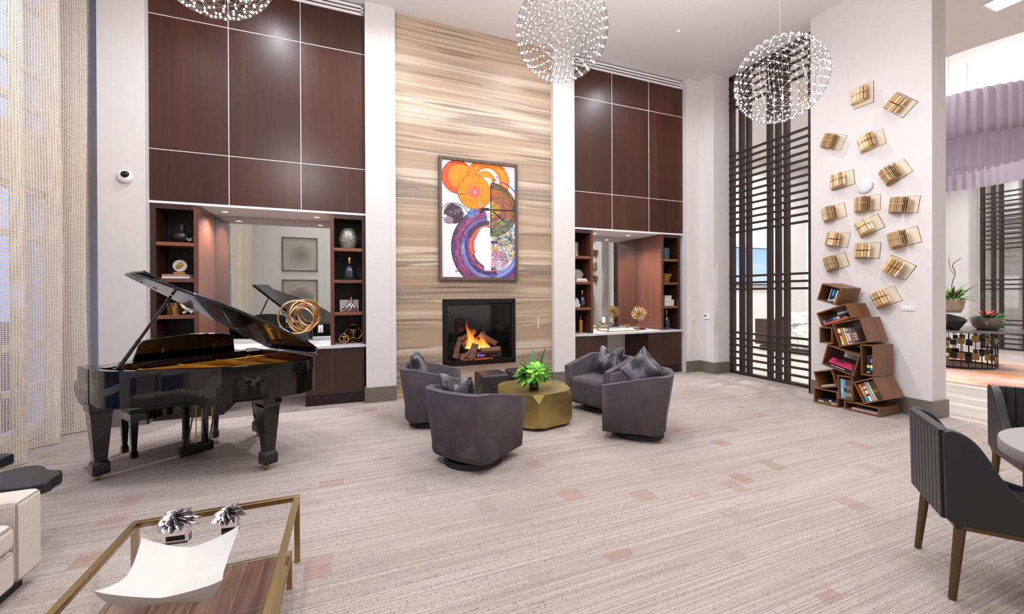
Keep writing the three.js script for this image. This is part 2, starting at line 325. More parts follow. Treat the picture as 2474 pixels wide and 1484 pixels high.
// downlights in the ceiling: the fittings and their light
const downMat = new THREE.MeshStandardMaterial({ color: '#ffffff', emissive: '#ffffff', emissiveIntensity: 40 });
function spot(x, y, z, cd, angle, color, radius = 4, tx = x, ty = 0, tz = z, blend = 1) {
  const s = new THREE.SpotLight(color, cd, 0, angle, blend, 2);
  s.position.set(x, y, z); s.target.position.set(tx, ty, tz); s.castShadow = true; s.shadow.radius = radius; s.shadow.mapSize.set(1024, 1024);
  s.name = 'downlight_beam'; scene.add(s, s.target); s.target.name = 'downlight_aim';
}
const ringG = lathe([[0.062, 0], [0.085, 0], [0.085, -0.006], [0.07, -0.008], [0.062, 0]], 24), lensG = cyl(0.061, 0.061, 0.004, 0, 0.001, 0, 24);
function downlight(x, z, label, o = {}) {
  const y = o.y ?? CEIL, k = o.k ?? 1, t = thing('ceiling_downlight', label, 'downlight', [x, y, z], 0, o.group ?? 'recessed ceiling downlights');
  obj('trim_ring', o.square ? box(0.42, 0.012, 0.42, 0, -0.006, 0, 0.003) : ringG.clone().scale(k, 1, k), M.white, t);
  const l = obj('lens', o.square ? box(0.36, 0.004, 0.36, 0, -0.0135, 0) : lensG.clone().scale(k, 1, k).translate(0, -0.003, 0), downMat, t);
  l.castShadow = false;
  spot(x, y - 0.03, z, o.cd ?? LV.down, o.angle ?? 1.15, o.color ?? LV.downWarm, o.radius ?? 3.5, x + (o.ax ?? 0), 0, z + (o.az ?? 0), o.blend ?? 0.8);
}
[[-1.07, 1.25, 'over the piano niche'], [0.75, 1.25, 'left of the chimney breast'], [2.9, 1.25, 'right of the chimney breast'], [5.1, 1.25, 'over the far alcove'], [-0.3, 5.7, 'in front of the glass coffee table'], [1.0, 4.9, 'over the open carpet'], [3.4, 4.9, 'over the dining table'], [4.5, 4.4, 'between the dining table and the wall of books'], [5.9, 5.8, 'near the lobby opening'], [-2.35, 2.3, 'beside the sheer curtain'], [-1.3, 7.0, 'over the framed relief art'], [2.4, 7.3, 'behind the dining table']].forEach(([x, z, l]) => downlight(x, z, `small round recessed ceiling downlight ${l}`, { angle: z < 2 ? 1.42 : 1.25, blend: z < 2 ? 0.6 : 0.8, k: z < 2 ? 0.3 : 1 }));
// ---------------------------------------------------------------- shelf towers, cabinets, counters, mirrors
const SHELF_Y = [2.306, 1.833, 1.354];
function tower(x0, x1, inner, label) {          // inner: -1 the open alcove lies on the left, 1 on the right
  const t = thing('shelf_tower', label, 'shelf', [0, 0, 0], 0, 'built-in shelf towers beside the mirrors');
  const f = 0.052, zb = -0.735;
  const sideIn = inner > 0 ? [x1 - f, x1] : [x0, x0 + f], sideOut = inner > 0 ? [x0, x0 + f] : [x1 - f, x1];
  obj('side_panel', metric(bx(...sideIn, 0.871, 2.798, zb, 0)), M.sidePanel, t);
  obj('side_panel', metric(bx(...sideOut, 0.871, 2.798, zb, 0)), M.cabinet, t);
  obj('top_rail', metric(bx(x0 + f, x1 - f, 2.735, 2.798, zb, 0), true), M.cabinet, t);
  obj('back_panel', metric(bx(x0 + f, x1 - f, 0.871, 2.735, -0.40, -0.385)), M.cabinetIn, t);
  for (const y of SHELF_Y) obj('shelf', metric(bx(x0 + f, x1 - f, y - 0.046, y, -0.385, -0.004), true), M.shelfEdge, t);
  return t;
}
tower(-2.353, -1.85, 1, 'dark wood shelf tower behind the raised piano lid');
tower(-0.255, 0.2335, -1, 'dark wood shelf tower between the piano mirror and the chimney breast');
tower(3.79, 4.234, 1, 'dark wood shelf tower right of the chimney breast, holding gold bottles');
tower(5.834, 6.313, -1, 'dark wood shelf tower next to the light switch, holding white boxes');
function baseCabinet(edges, label, filler) {
  const t = thing('base_cabinet', label, 'cabinet', [0, 0, 0], 0, 'dark wood base cabinets'), a = edges[0], b = edges[edges.length - 1];
  obj('body', metric(bx(a, b, 0.15, 0.8275, -0.735, -0.022)), M.cabinet, t);
  obj('plinth', metric(bx(a, b, 0, 0.15, -0.7, -0.004), true), M.cabinetIn, t);
  for (let i = 0; i + 1 < edges.length; i++) obj('door', metric(bx(edges[i] + 0.002, edges[i + 1] - 0.002, 0.155, 0.822, -0.02, 0, 0.001)), M.cabinet, t);
  if (filler) obj('filler_strip', metric(bx(...filler, 0, 0.828, -0.7, -0.012)), M.cabinet, t);
  const m = edges[1];
  obj('edge_pull', bx(m - 0.11, m + 0.11, 0.822, 0.827, -0.01, 0.012), M.steel, t);
}
baseCabinet([-2.35, -1.97, -1.585], 'dark wood base cabinet behind the piano keyboard', [-2.362, -2.35]);
baseCabinet([-0.591, -0.204, 0.183], 'dark wood base cabinet showing right of the piano tail', [0.183, 0.209]);
baseCabinet([3.801, 4.175, 4.549], 'dark wood base cabinet left of the pale knee space');
baseCabinet([5.499, 5.88, 6.275], 'dark wood base cabinet right of the pale knee space', [6.275, 6.35]);
{
  const a = obj('countertop', [bx(-2.362, 0.2335, 0.828, 0.87, -0.74, 0.03, 0.003)], M.counter); tag(a, 'pale grey countertop behind the piano', 'countertop', 'pale countertops');
  const b = obj('countertop', [bx(3.79, 6.34, 0.828, 0.87, -0.735, 0.03, 0.003)], M.counter); tag(b, 'pale grey countertop carrying the gold tray', 'countertop', 'pale countertops');
  const m1 = thing('wall_mirror', 'large wall mirror in the niche behind the piano', 'mirror', [-1.05, 0, -0.745], 0, 'niche mirrors');
  obj('mirror_glass', bx(-0.798, 0.795, 0.872, 2.69, -0.006, 0.006), M.mirror, m1); obj('top_channel', bx(-0.798, 0.795, 2.69, 2.798, -0.008, 0.002), M.mirror, m1);
  const m2 = thing('wall_mirror', 'large wall mirror in the alcove behind the gold tray', 'mirror', [5.034, 0, -0.73], 0, 'niche mirrors');
  obj('mirror_glass', bx(-0.80, 0.80, 0.872, 2.72, -0.006, 0.006), M.mirror, m2); obj('top_channel', bx(-0.80, 0.80, 2.72, 2.798, -0.008, 0.002), M.mirror, m2);
}
for (const [x, l] of [[-1.635, 'over the piano niche, left one'], [-0.452, 'over the gold ring sculpture'], [4.505, 'beside the tower of gold bottles'], [5.30, 'over the gold starburst ornament']]) downlight(x, -0.35, `small bright downlight in the alcove soffit ${l}`, { y: 2.8, cd: LV.alcove, angle: 1.25, color: LV.alcoveC, radius: 2, k: 0.62, group: 'alcove soffit downlights', blend: 1 });
// ---------------------------------------------------------------- firebox
{
  const t = thing('gas_fireplace', 'black framed gas fireplace set in the travertine wall', 'fireplace', [2.0325, 0.44, 0]);
  const w = 0.6315, h = 1.09, d = 0.56;
  obj('surround_frame', [bx(-w, w, h - 0.07, h, -0.02, 0.012, 0.002), bx(-w, w, 0, 0.075, -0.02, 0.012, 0.002), bx(-w, -w + 0.07, 0, h, -0.02, 0.012, 0.002), bx(w - 0.07, w, 0, h, -0.02, 0.012, 0.002)], M.blackMetal, t);
  obj('inner_trim', [bx(-w + 0.07, w - 0.07, h - 0.105, h - 0.085, -0.03, -0.015), bx(-w + 0.075, -w + 0.085, 0.08, h - 0.105, -0.035, -0.02), bx(w - 0.1, w - 0.085, 0.08, h - 0.105, -0.035, -0.02)], M.blackMetal, t);
  const brick = std('#1b1718', 0.5);
  obj('firebox_shell', [bx(-w, w, 0.02, 0.06, -d, -0.02), bx(-w, w, h - 0.03, h, -d, -0.02), bx(-w, -w + 0.03, 0, h, -d, -0.02), bx(w - 0.03, w, 0, h, -d, -0.02), bx(-w, w, 0, h, -d, -d + 0.03)], phys('#100e0f', 0.16, { clearcoat: 0.6, clearcoatRoughness: 0.1 }), t);
  obj('front_glass', bx(-w + 0.07, w - 0.07, 0.08, h - 0.105, -0.026, -0.022), phys('#ffffff', 0, { transmission: 1, thickness: 0, specularIntensity: 0.2 }), t);
  const r = rngOf(5);
  // gas logs
  const logGeo = (a, b, ra, rb) => {
    const g = rod(a, b, ra, 12, rb), p = g.attributes.position;
    for (let i = 0; i < p.count; i++) { const k = 0.006 * Math.sin(i * 12.9898) ; p.setXYZ(i, p.getX(i) + k, p.getY(i) + 0.006 * Math.sin(i * 7.7), p.getZ(i) + 0.005 * Math.cos(i * 3.1)); }
    g.computeVertexNormals(); return metric(g, true);
  };
  const L = [[[-0.40, 0.10, -0.16], [-0.29, 0.44, -0.24], 0.05, 0.035], [[-0.30, 0.07, -0.12], [-0.02, 0.30, -0.17], 0.032, 0.03], [[-0.13, 0.07, -0.11], [-0.04, 0.32, -0.16], 0.065, 0.055], [[-0.24, 0.38, -0.36], [0.02, 0.52, -0.40], 0.05, 0.045], [[0.08, 0.47, -0.30], [0.36, 0.30, -0.22], 0.055, 0.05], [[0.05, 0.20, -0.14], [0.40, 0.20, -0.16], 0.055, 0.06], [[-0.34, 0.09, -0.34], [0.36, 0.10, -0.38], 0.06, 0.06], [[0.22, 0.09, -0.18], [0.44, 0.12, -0.22], 0.045, 0.035], [[-0.30, 0.06, -0.10], [-0.24, 0.16, -0.16], 0.035, 0.03], [[-0.25, 0.30, -0.30], [-0.02, 0.33, -0.32], 0.045, 0.05]];
  for (const a of L) obj('log', logGeo(...a), M.logWood, t);
  obj('grate', [bx(-0.30, 0.34, 0.085, 0.10, -0.15, -0.135), ...[-0.24, -0.08, 0.08, 0.24].map((x) => rod([x, 0.06, -0.14], [x, 0.24, -0.12], 0.006)), ...[-0.2, 0, 0.2].map((x) => rod([x, 0.10, -0.14], [x + 0.02, 0.10, -0.42], 0.007))], M.black, t);
  // ember bed
  const emb = []; for (let i = 0; i < 90; i++) emb.push(new THREE.IcosahedronGeometry(0.008 + r() * 0.01, 0).translate(-0.26 + r() * 0.5, 0.068, -0.1 - r() * 0.06));
  stuff(obj('ember_bed', emb, new THREE.MeshStandardMaterial({ color: '#2a1208', emissive: '#ff5a12', emissiveIntensity: 3, roughness: 0.9 }), t));
  const emb2 = []; for (let i = 0; i < 120; i++) emb2.push(new THREE.IcosahedronGeometry(0.008 + r() * 0.008, 0).translate(-0.2 + r() * 0.4, 0.22 + r() * 0.16, -0.30 + r() * 0.02));
  stuff(obj('glowing_embers', emb2, new THREE.MeshStandardMaterial({ color: '#6a5048', emissive: '#ff9a66', emissiveIntensity: 2.0, roughness: 0.9 }), t));
  const blue = []; for (const x of [-0.21, -0.17, 0.03, 0.08, 0.12]) blue.push(new THREE.ConeGeometry(0.02, 0.06, 7).translate(x, 0.13, -0.2));
  obj('gas_flame', blue, new THREE.MeshStandardMaterial({ color: '#000000', emissive: '#a070ff', emissiveIntensity: 7 }), t);
  // tongues of flame: thin see-through twisted sheets of glowing gas
  const fl = (x, y, z, hh, rr, lean, tw) => {
    const g = lathe([[0.001, 0], [rr * 0.8, hh * 0.05], [rr, hh * 0.16], [rr * 0.78, hh * 0.36], [rr * 0.46, hh * 0.58], [rr * 0.24, hh * 0.76], [rr * 0.1, hh * 0.9], [0.001, hh]], 10), p = g.attributes.position, uv = g.attributes.uv;
    for (let i = 0; i < p.count; i++) { const k = p.getY(i) / hh; uv.setXY(i, 0.5, k); p.setXYZ(i, p.getX(i) * 1.2 + lean * k * k + 0.03 * Math.sin(k * 7 + tw) * k, p.getY(i), p.getZ(i) * 0.6 + 0.015 * Math.sin(k * 5 + tw * 2) * k); }
    g.computeVertexNormals(); return g.translate(x, y, z);
  };
  const ramp = (st) => tex(4, 64, (u, v) => { let i = 0; while (i + 2 < st.length && v > st[i + 1][0]) i++; return mixc(rgb(st[i][1]), rgb(st[i + 1][1]), clamp((v - st[i][0]) / (st[i + 1][0] - st[i][0]))); });
  const gasC = ramp([[0, '#ffd28a'], [0.3, '#ffb04a'], [0.6, '#ff7420'], [1, '#b8300a']]), gasA = tex(4, 64, (u, v) => 255 * (0.62 * (1 - smooth(0.25, 1, v)) + 0.06), false);
  for (const t2 of [gasC, gasA]) { t2.wrapS = t2.wrapT = THREE.ClampToEdgeWrapping; }
  const gas = new THREE.MeshStandardMaterial({ color: '#000000', emissive: '#ffffff', emissiveMap: gasC, emissiveIntensity: 11, alphaMap: gasA, transparent: true, roughness: 1, side: THREE.DoubleSide });
  for (const a of [[-0.09, 0.23, -0.26, 0.52, 0.05, -0.09, 0], [-0.07, 0.23, -0.24, 0.40, 0.045, -0.05, 0.7], [-0.04, 0.23, -0.25, 0.36, 0.05, -0.02, 1], [0.0, 0.23, -0.25, 0.26, 0.05, 0.0, 2], [0.05, 0.23, -0.25, 0.24, 0.05, 0.02, 2.6], [0.10, 0.23, -0.26, 0.36, 0.035, 0.04, 3], [0.12, 0.23, -0.24, 0.24, 0.045, 0.02, 3.6], [0.16, 0.23, -0.26, 0.18, 0.05, 0.03, 1.4], [-0.13, 0.23, -0.26, 0.20, 0.045, -0.02, 0.4], [-0.06, 0.23, -0.22, 0.2, 0.05, 0.01, 4], [0.07, 0.23, -0.21, 0.15, 0.05, 0, 5], [0.20, 0.23, -0.25, 0.12, 0.045, 0.02, 0.9]]) obj('flame', fl(...a), gas, t);
  const p = new THREE.PointLight('#ff9a50', LV.fire, 0, 2); p.position.set(2.03, 0.83, -0.2); p.shadow.radius = 6; p.castShadow = true; p.name = 'fire_glow'; scene.add(p);
  const sw = obj('wall_switch', bx(3.08, 3.115, 1.0, 1.2, 0, 0.006, 0.002), std('#cdb9a4', 0.5)); tag(sw, 'stone-coloured wall switch plate right of the fireplace', 'switch');
}
// ---------------------------------------------------------------- framed painting
{
  const t = thing('framed_painting', 'large abstract painting of overlapping orange and violet rings above the fireplace', 'painting', [2.018, 2.835, 0.002]);
  const w = 0.683, h = 0.995, f = 0.05, d = 0.062;
  obj('frame', [bx(-w, w, h - f, h, 0, d, 0.004), bx(-w, w, -h, -h + f, 0, d, 0.004), bx(-w, -w + f, -h + f, h - f, 0, d, 0.004), bx(w - f, w, -h + f, h - f, 0, d, 0.004)].map((g) => metric(g)), M.greyWood, t);
  const art = canvasTex(1024, 1536, (c, W, H) => {
    const rnd = rngOf(77), X = (x) => (x - 36) / (862 - 36) * W, Y = (y) => (y - 60) / (1395 - 60) * H;   // drawn in the units of a close look at the painting
    c.fillStyle = '#eee9ea'; c.fillRect(0, 0, W, H);
    const S = W / 826;
    const disc = (x, y, r, col, a = 1, sy = 1) => { c.globalAlpha = a; c.fillStyle = col; c.beginPath(); c.ellipse(X(x), Y(y), r * S, r * S * sy, 0, 0, 7); c.fill(); c.globalAlpha = 1; };
    const arc = (x, y, r, w, col, a0, a1, a = 1) => { c.globalAlpha = a; c.strokeStyle = col; c.lineWidth = w * S; c.beginPath(); c.arc(X(x), Y(y), r * S, a0, a1); c.stroke(); c.globalAlpha = 1; };
    const dabs = (x, y, r0, r1, a0, a1, n, cols, len = 0.25, w = 12, al = 0.6) => { n *= 3; w *= 0.45; for (let i = 0; i < n; i++) { const a = a0 + (a1 - a0) * rnd(), r = r0 + (r1 - r0) * rnd(); arc(x, y, r, w * (0.4 + rnd()), cols[Math.floor(rnd() * cols.length)], a, a + len * rnd(), al * (0.5 + 0.5 * rnd())); } };
    const sweep = (x, y, r, w, cols, a0, a1) => { for (let i = 0; i < cols.length; i++) arc(x, y, r - w / 2 + (i + 0.5) * w / cols.length, w / cols.length + 2, cols[i], a0, a1); };
    // orange rings
    disc(215, 245, 178, '#d9512a'); disc(245, 235, 135, '#ee8a14'); dabs(215, 245, 20, 175, 0, 6.3, 150, ['#e8791c', '#d9512a', '#f39a1e', '#b9482a'], 0.4, 14, 0.35); arc(215, 245, 178, 5, '#2b1718', 1.5, 5.2);
    sweep(545, 260, 190, 120, ['#e0661c', '#ec8418', '#f08a14', '#d8701c'], 3.3, 6.9); dabs(545, 260, 140, 250, 3.3, 5.1, 60, ['#6b3a22', '#a0562a', '#8a4a1e', '#e88a1c'], 0.2, 12, 0.55);
    sweep(545, 250, 95, 70, ['#eee9ea', '#f3f0f0', '#eee9ea'], 3.4, 6.5); sweep(520, 250, 70, 70, ['#ee8612', '#f08c18', '#e87c12'], 2.6, 6.6); disc(545, 262, 42, '#f2eff0'); 
    disc(395, 400, 188, '#e9860f'); dabs(395, 400, 20, 188, 0, 6.3, 260, ['#f2a51a', '#d86a1a', '#e7b01e', '#8a4a28', '#c9552c', '#5a3322', '#f0c02a'], 0.35, 14, 0.5); disc(395, 400, 66, '#d5604e'); dabs(395, 400, 5, 70, 0, 6.3, 30, ['#c94a44', '#e88a72', '#9b8b9a'], 0.8, 10, 0.6); disc(398, 400, 12, '#f3e6e0'); arc(395, 400, 188, 6, '#3c3020', 0.2, 3.4); arc(395, 400, 186, 4, '#2c1a12', 3.4, 5.6);
    disc(465, 540, 22, '#6fb7cf', 0.8, 0.6); c.fillStyle = '#2a1a14'; c.globalAlpha = 0.75; c.beginPath(); c.moveTo(X(395), Y(400)); c.lineTo(X(225), Y(440)); c.lineTo(X(232), Y(448)); c.fill(); c.globalAlpha = 1;
    for (let i = 0; i < 26; i++) disc(600 + rnd() * 60, 190 + rnd() * 90, 2 + rnd() * 5, '#3b2a3a', 0.8);
    // violet ring
    sweep(585, 1050, 330, 240, ['#2c3f86', '#e0584c', '#243a78', '#3d2f66', '#5b6fb4', '#7d3c66', '#a0466a', '#7b2f5a', '#4b2744'], 1.35, 4.55);
    dabs(585, 1050, 215, 445, 1.2, 4.5, 700, ['#22305e', '#8d3a62', '#b35a80', '#2a2140', '#6f86c8', '#5a2a52', '#1b1830', '#9a4a78', '#c77a9c'], 0.22, 16, 0.45);
    dabs(585, 1050, 300, 345, 1.1, 3.2, 60, ['#9fb0e4', '#7f96d8', '#c4c9ee'], 0.4, 10, 0.5);
    sweep(575, 1020, 212, 42, ['#d9503f', '#cf4a44', '#e26a4a'], 2.7, 4.66); sweep(575, 1020, 250, 40, ['#57484f', '#3f3640'], 3.5, 4.66);
    arc(585, 1050, 447, 6, '#1d1426', 1.4, 4.2);
    c.fillStyle = '#efeaec'; c.beginPath(); c.ellipse(X(520), Y(1030), 120 * S, 215 * S, 0, 0, 7); c.fill(); c.fillRect(X(500), Y(850), 78 * S, 430 * S); disc(610, 1120, 70, '#efeaec');
    arc(540, 690, 95, 26, '#1b171b', 3.6, 4.9); dabs(400, 690, 10, 90, 2.8, 5.0, 60, ['#2a5bd0', '#4aa0e4', '#1f3f9a', '#d6563c', '#6bbbe8'], 0.7, 24, 0.7);
    // grey plum leaf forms at the left edge
    disc(165, 670, 105, '#3a2c36'); disc(110, 745, 52, '#8d7480', 1, 0.8); dabs(160, 680, 5, 135, 2.5, 6.4, 120, ['#2a2029', '#5c4753', '#a58f9c', '#1f181e', '#d0c3cb'], 0.5, 16, 0.5); disc(60, 700, 34, '#eee9ea', 0.9, 0.5); arc(185, 705, 145, 8, '#241a24', 4.2, 6.0);
    // dark jewel half disc
    c.save(); c.beginPath(); c.rect(X(578), 0, W, H); c.clip();
    disc(590, 590, 290, '#51402c'); disc(615, 580, 210, '#a2572c'); disc(625, 590, 150, '#93434a'); disc(600, 585, 85, '#d5a91e');
    dabs(590, 590, 10, 292, 4.7, 7.9, 700, ['#6b4a2a', '#c98a2a', '#8a3a44', '#2e3a2a', '#b56a3a', '#7a4a72', '#e0b02a', '#2a2a3a', '#d06a52', '#3c5a34'], 0.3, 16, 0.5); arc(590, 590, 292, 8, '#241c14', 4.7, 7.9); arc(640, 560, 292, 16, '#27479a', 4.9, 6.1, 0.8);
    dabs(720, 850, 20, 150, 0, 6.3, 220, ['#4c8a3a', '#6ab0d0', '#2a6ac0', '#86b840', '#1f3a2a', '#e0a01e', '#1f5a9a'], 0.5, 18, 0.6); dabs(740, 1040, 10, 160, 0, 6.3, 320, ['#1b1714', '#c98a1a', '#8a4a18', '#e0a82a', '#2a4a7a', '#3a2a1a', '#5aa0d8'], 0.4, 18, 0.65);
    dabs(670, 1200, 10, 110, 0, 6.3, 90, ['#d0485a', '#e06a72', '#4a9ad8', '#7fc0e8', '#b03a4a'], 0.8, 24, 0.7); c.restore();
    c.fillStyle = '#4a3a5a'; c.fillRect(X(578), Y(960), 80 * S, 32 * S); c.fillStyle = '#d8962a'; c.fillRect(X(578), Y(1035), 70 * S, 26 * S); c.fillStyle = '#16110f'; c.fillRect(X(572), Y(300), 12 * S, 560 * S);
    c.strokeStyle = '#14100f'; c.lineWidth = 15 * S; c.beginPath(); c.moveTo(X(520), Y(600)); c.quadraticCurveTo(X(590), Y(590), X(862), Y(585)); c.stroke(); c.beginPath(); c.moveTo(X(600), Y(610)); c.lineTo(X(740), Y(720)); c.stroke();
    sweep(585, 1050, 330, 110, ['#7d87c8', '#8f9ad8', '#5a4a8a', '#6a3a6a'], 0.35, 1.35); sweep(585, 1050, 420, 80, ['#8a3a68', '#6a2a52', '#93507e'], 0.5, 1.4);
    c.strokeStyle = '#3a3436'; c.lineWidth = 3 * S; c.beginPath(); for (let i = 0; i < 16; i++) { const x = X(178 + i * 2.4), y = Y(1325 + 9 * Math.sin(i * 2.1)); i ? c.lineTo(x, y) : c.moveTo(x, y); } c.stroke();
  });
  const pg = new THREE.PlaneGeometry(2 * (w - f), 2 * (h - f));
  obj('canvas', merged([pg.translate(0, 0, 0.03), ]), std('#ffffff', 0.7, { map: art }), t);
  obj('backing', bx(-w + f, w - f, -h + f, h - f, 0.001, 0.028), M.white, t);
}
// ---------------------------------------------------------------- lattice screens
function lattice(label, pos) {
  const t = thing('lattice_screen', label, 'screen', pos, 0, 'dark wood lattice screens'), z0 = 0.44, z1 = 2.045, d = 0.1;
  for (const [a, b] of [[z0, z0 + 0.075], [z1 - 0.062, z1]]) obj('upright', bx(0, d, 0, CEIL - 0.001, a, b, 0.002), M.screenWood, t);
  for (const z of [0.692, 0.846, 1.274, 1.434, 1.59]) obj('upright', bx(0.002, d, 0.05, 5.9, z - 0.033, z + 0.033, 0.002), M.screenWood, t);
  obj('bottom_rail', bx(0, d, 0, 0.055, z0, z1, 0.002), M.screenWood, t); obj('top_rail', bx(0, d, 5.885, CEIL - 0.001, z0, z1, 0.002), M.screenWood, t);
  const ys = [5.735, 5.594, 5.447, 5.306]; for (let i = 0; i < 13; i++) ys.push(4.386 - i * 0.1305); ys.push(1.943, 1.814, 1.689, 0.826, 0.703, 0.576, 0.441, 0.313, 0.178);
  for (const y of ys) obj('slat', bx(-0.012, 0.03, y - 0.02, y + 0.02, z0, z1, 0.002), M.screenWood, t);
}
lattice('tall dark wood lattice screen between the alcove wall and the wall of open books', [7.176, 0, 0]);
lattice('far dark wood lattice screen across the lobby, behind the oval console table', [16.9, 0, 0.07]);
// ---------------------------------------------------------------- lobby and reception beyond
{
  const pl = sized(tex(1024, 1024, (u, v) => { const r = Math.floor(v * 12), g = fbm(u + hash2(r, 1) * 3, v, 3, 60, 3, 401), k = 196 + 34 * (hash2(r, Math.floor(u * 2 + hash2(r, 2) * 2), 3) - 0.5) + 60 * (g - 0.5); return [k * 1.0, k * 0.97, k * 0.945]; }), 2.4, 2.2);
  M.lobbyWall = std('#f1efee', 0.8);
  M.lobbyFloor = phys('#f3efec', 0.35, { map: pl });
  struct('floor_lobby', metric(bx(RX1, 17.3, -0.12, 0, -3.2, 9.2), true), M.lobbyFloor);
  const ceilShape = new THREE.Shape([[RX1 + 0.02, -9.2], [17.3, -9.2], [17.3, 3.2], [RX1 + 0.02, 3.2]].map(([x, y]) => new THREE.Vector2(x, y)));
  const hole = new THREE.Path(); hole.absellipse(12.6, -2.0, 2.3, 3.0, 0, Math.PI * 2, true); ceilShape.holes.push(hole);
  const cg = new THREE.ExtrudeGeometry(ceilShape, { depth: 0.2, bevelEnabled: false, curveSegments: 48 }); cg.rotateX(-Math.PI / 2).translate(0, CEIL, 0);
  struct('ceiling_lobby', metric(cg), M.ceil);
  // raised oval tray above the opening, lit from a cove
  const oval = new THREE.Shape(); oval.absellipse(12.6, -2.0, 2.75, 3.45, 0, Math.PI * 2); const inner = new THREE.Path(); inner.absellipse(12.6, -2.0, 2.6, 3.3, 0, Math.PI * 2, true);
  const ring = oval.clone(); ring.holes.push(inner);
  const wallG = new THREE.ExtrudeGeometry(ring, { depth: 0.75, bevelEnabled: false, curveSegments: 48 }); wallG.rotateX(-Math.PI / 2).translate(0, CEIL + 0.2, 0);
  const lidG = new THREE.ExtrudeGeometry(oval, { depth: 0.1, bevelEnabled: false, curveSegments: 48 }); lidG.rotateX(-Math.PI / 2).translate(0, CEIL + 0.95, 0);
  struct('ceiling_tray', [metric(wallG), metric(lidG)], M.ceil);
  const coveP = []; for (let i = 0; i < 48; i++) { const a = i / 48 * Math.PI * 2; coveP.push([12.6 + 2.42 * Math.cos(a), CEIL + 0.23, 2.0 + 3.12 * Math.sin(a)]); }
  const cove = obj('cove_light', tube(coveP, 0.02, 96, 6, true), new THREE.MeshStandardMaterial({ color: '#ffffff', emissive: '#ffffff', emissiveIntensity: 90 })); tag(cove, 'hidden white cove light round the oval ceiling tray', 'cove light');
  for (const [x, z] of [[10.9, 2.0], [14.3, 2.0], [12.6, -0.2], [12.6, 4.2]]) { const p = new THREE.PointLight('#ffffff', LV.cove, 0, 2); p.position.set(x, CEIL + 0.35, z); p.shadow.radius = 4; p.castShadow = true; p.name = 'cove_glow'; scene.add(p); }
  [metric(bx(RX1, 17.3, 0, CEIL, -3.2, -3.0)), metric(bx(17.2, 17.4, 0, CEIL, -3.2, 9.2)), metric(bx(RX1, 17.3, 0, CEIL, 9.2, 9.4)), metric(bx(RX1, 7.35, 0, CEIL, 7.4, 9.2)), metric(bx(RX1, 7.4, 0, CEIL, -3.2, -0.6)), metric(bx(14.8, 17.2, 0, CEIL, -3.0, -0.25))].forEach((g) => struct('wall_lobby', g, M.lobbyWall));
  for (const [x, z, l] of [[9.15, 3.6, 'square one at the lobby edge'], [9.0, 0.2, 'behind the near lattice screen'], [9.6, -1.8, 'over the reception desk'], [12.5, -2.0, 'before the lobby television'], [15.6, 2.0, 'before the far lattice screen'], [12.5, 6.4, 'deep in the lobby']]) downlight(x, z, `bright lobby ceiling downlight ${l}`, { cd: LV.lobbyDown, angle: 1.2, color: '#ffffff', radius: 5, k: 2.2, square: l.startsWith('square'), group: 'lobby downlights' });
  // rug
  const rt = tex(512, 512, (u, v) => { const a = fbm(u, v, 3, 3, 4, 411), b = fbm(u, v, 5, 8, 4, 421), c0 = rgb('#cfae9c'), c1 = rgb('#c96f5e'), c2 = rgb('#d08e5c'), c3 = rgb('#983c50'); let c = mixc(c0, c1, smooth(0.45, 0.7, a)); c = mixc(c, c2, smooth(0.55, 0.75, b)); c = mixc(c, c3, 0.8 * smooth(0.64, 0.8, fbm(u, v, 4, 6, 3, 431))); const k = 0.94 + 0.12 * hash2(u * 512, v * 512, 2); return [c[0] * k, c[1] * k, c[2] * k]; });
  const rug = obj('area_rug', metric(box(4.0, 0.012, 4.4, 12.0, 0.007, 2.7)), std('#ffffff', 0.95, { map: sized(rt, 3.1, 3.1) })); tag(rug, 'coral and cream patterned rug under the oval console table', 'rug');
  // oval console table with a ring of metal rods and plates
  const t = thing('console_table', 'round dark lobby table on a ring of rods with gold and black plates', 'table', [12.35, 0.013, 1.75]);
  obj('table_top', lathe([[0, 0.775], [1.02, 0.775], [1.05, 0.785], [1.05, 0.80], [1.03, 0.81], [0, 0.81]], 64), phys('#5a5452', 0.25), t);
  obj('base_ring', [new THREE.TorusGeometry(0.62, 0.018, 8, 64).rotateX(Math.PI / 2).translate(0, 0.03, 0), new THREE.TorusGeometry(0.62, 0.014, 8, 64).rotateX(Math.PI / 2).translate(0, 0.765, 0)], M.blackMetal, t);
  const rr = rngOf(9);
  for (let i = 0; i < 36; i++) {
    const a = i / 36 * Math.PI * 2, x = 0.62 * Math.cos(a), z = 0.62 * Math.sin(a);
    obj('rod', rod([x, 0.03, z], [x, 0.77, z], 0.007, 6), M.blackMetal, t);
    let y = 0.14 + rr() * 0.2; const gold = i % 2;
    for (let k = 0; k < 2; k++) { const w = 0.07 + rr() * 0.05; obj('plate', spun(box(0.012, w * 1.15, w), 0, -a, 0).translate(x, y, z), gold ? M.brassDark : M.blackMetal, t); y += 0.26 + rr() * 0.14; }
  }
  const leaf = (L, w, bend, c = 6) => { const g = new THREE.PlaneGeometry(w, L, 2, c).translate(0, L / 2, 0), p = g.attributes.position; for (let i = 0; i < p.count; i++) { const k = p.getY(i) / L, s = Math.sin(Math.PI * Math.min(1, 0.08 + k * 0.94)); p.setXYZ(i, p.getX(i) * s, p.getY(i) * (1 - 0.25 * bend * k), bend * L * k * k + 0.12 * Math.abs(p.getX(i))); } g.computeVertexNormals(); return g; };
  M.leafGeo = leaf;
  const leafMat = (c) => phys(c, 0.5, { side: THREE.DoubleSide, transmission: 0.15, thickness: 0 });
  M.leafMat = leafMat;
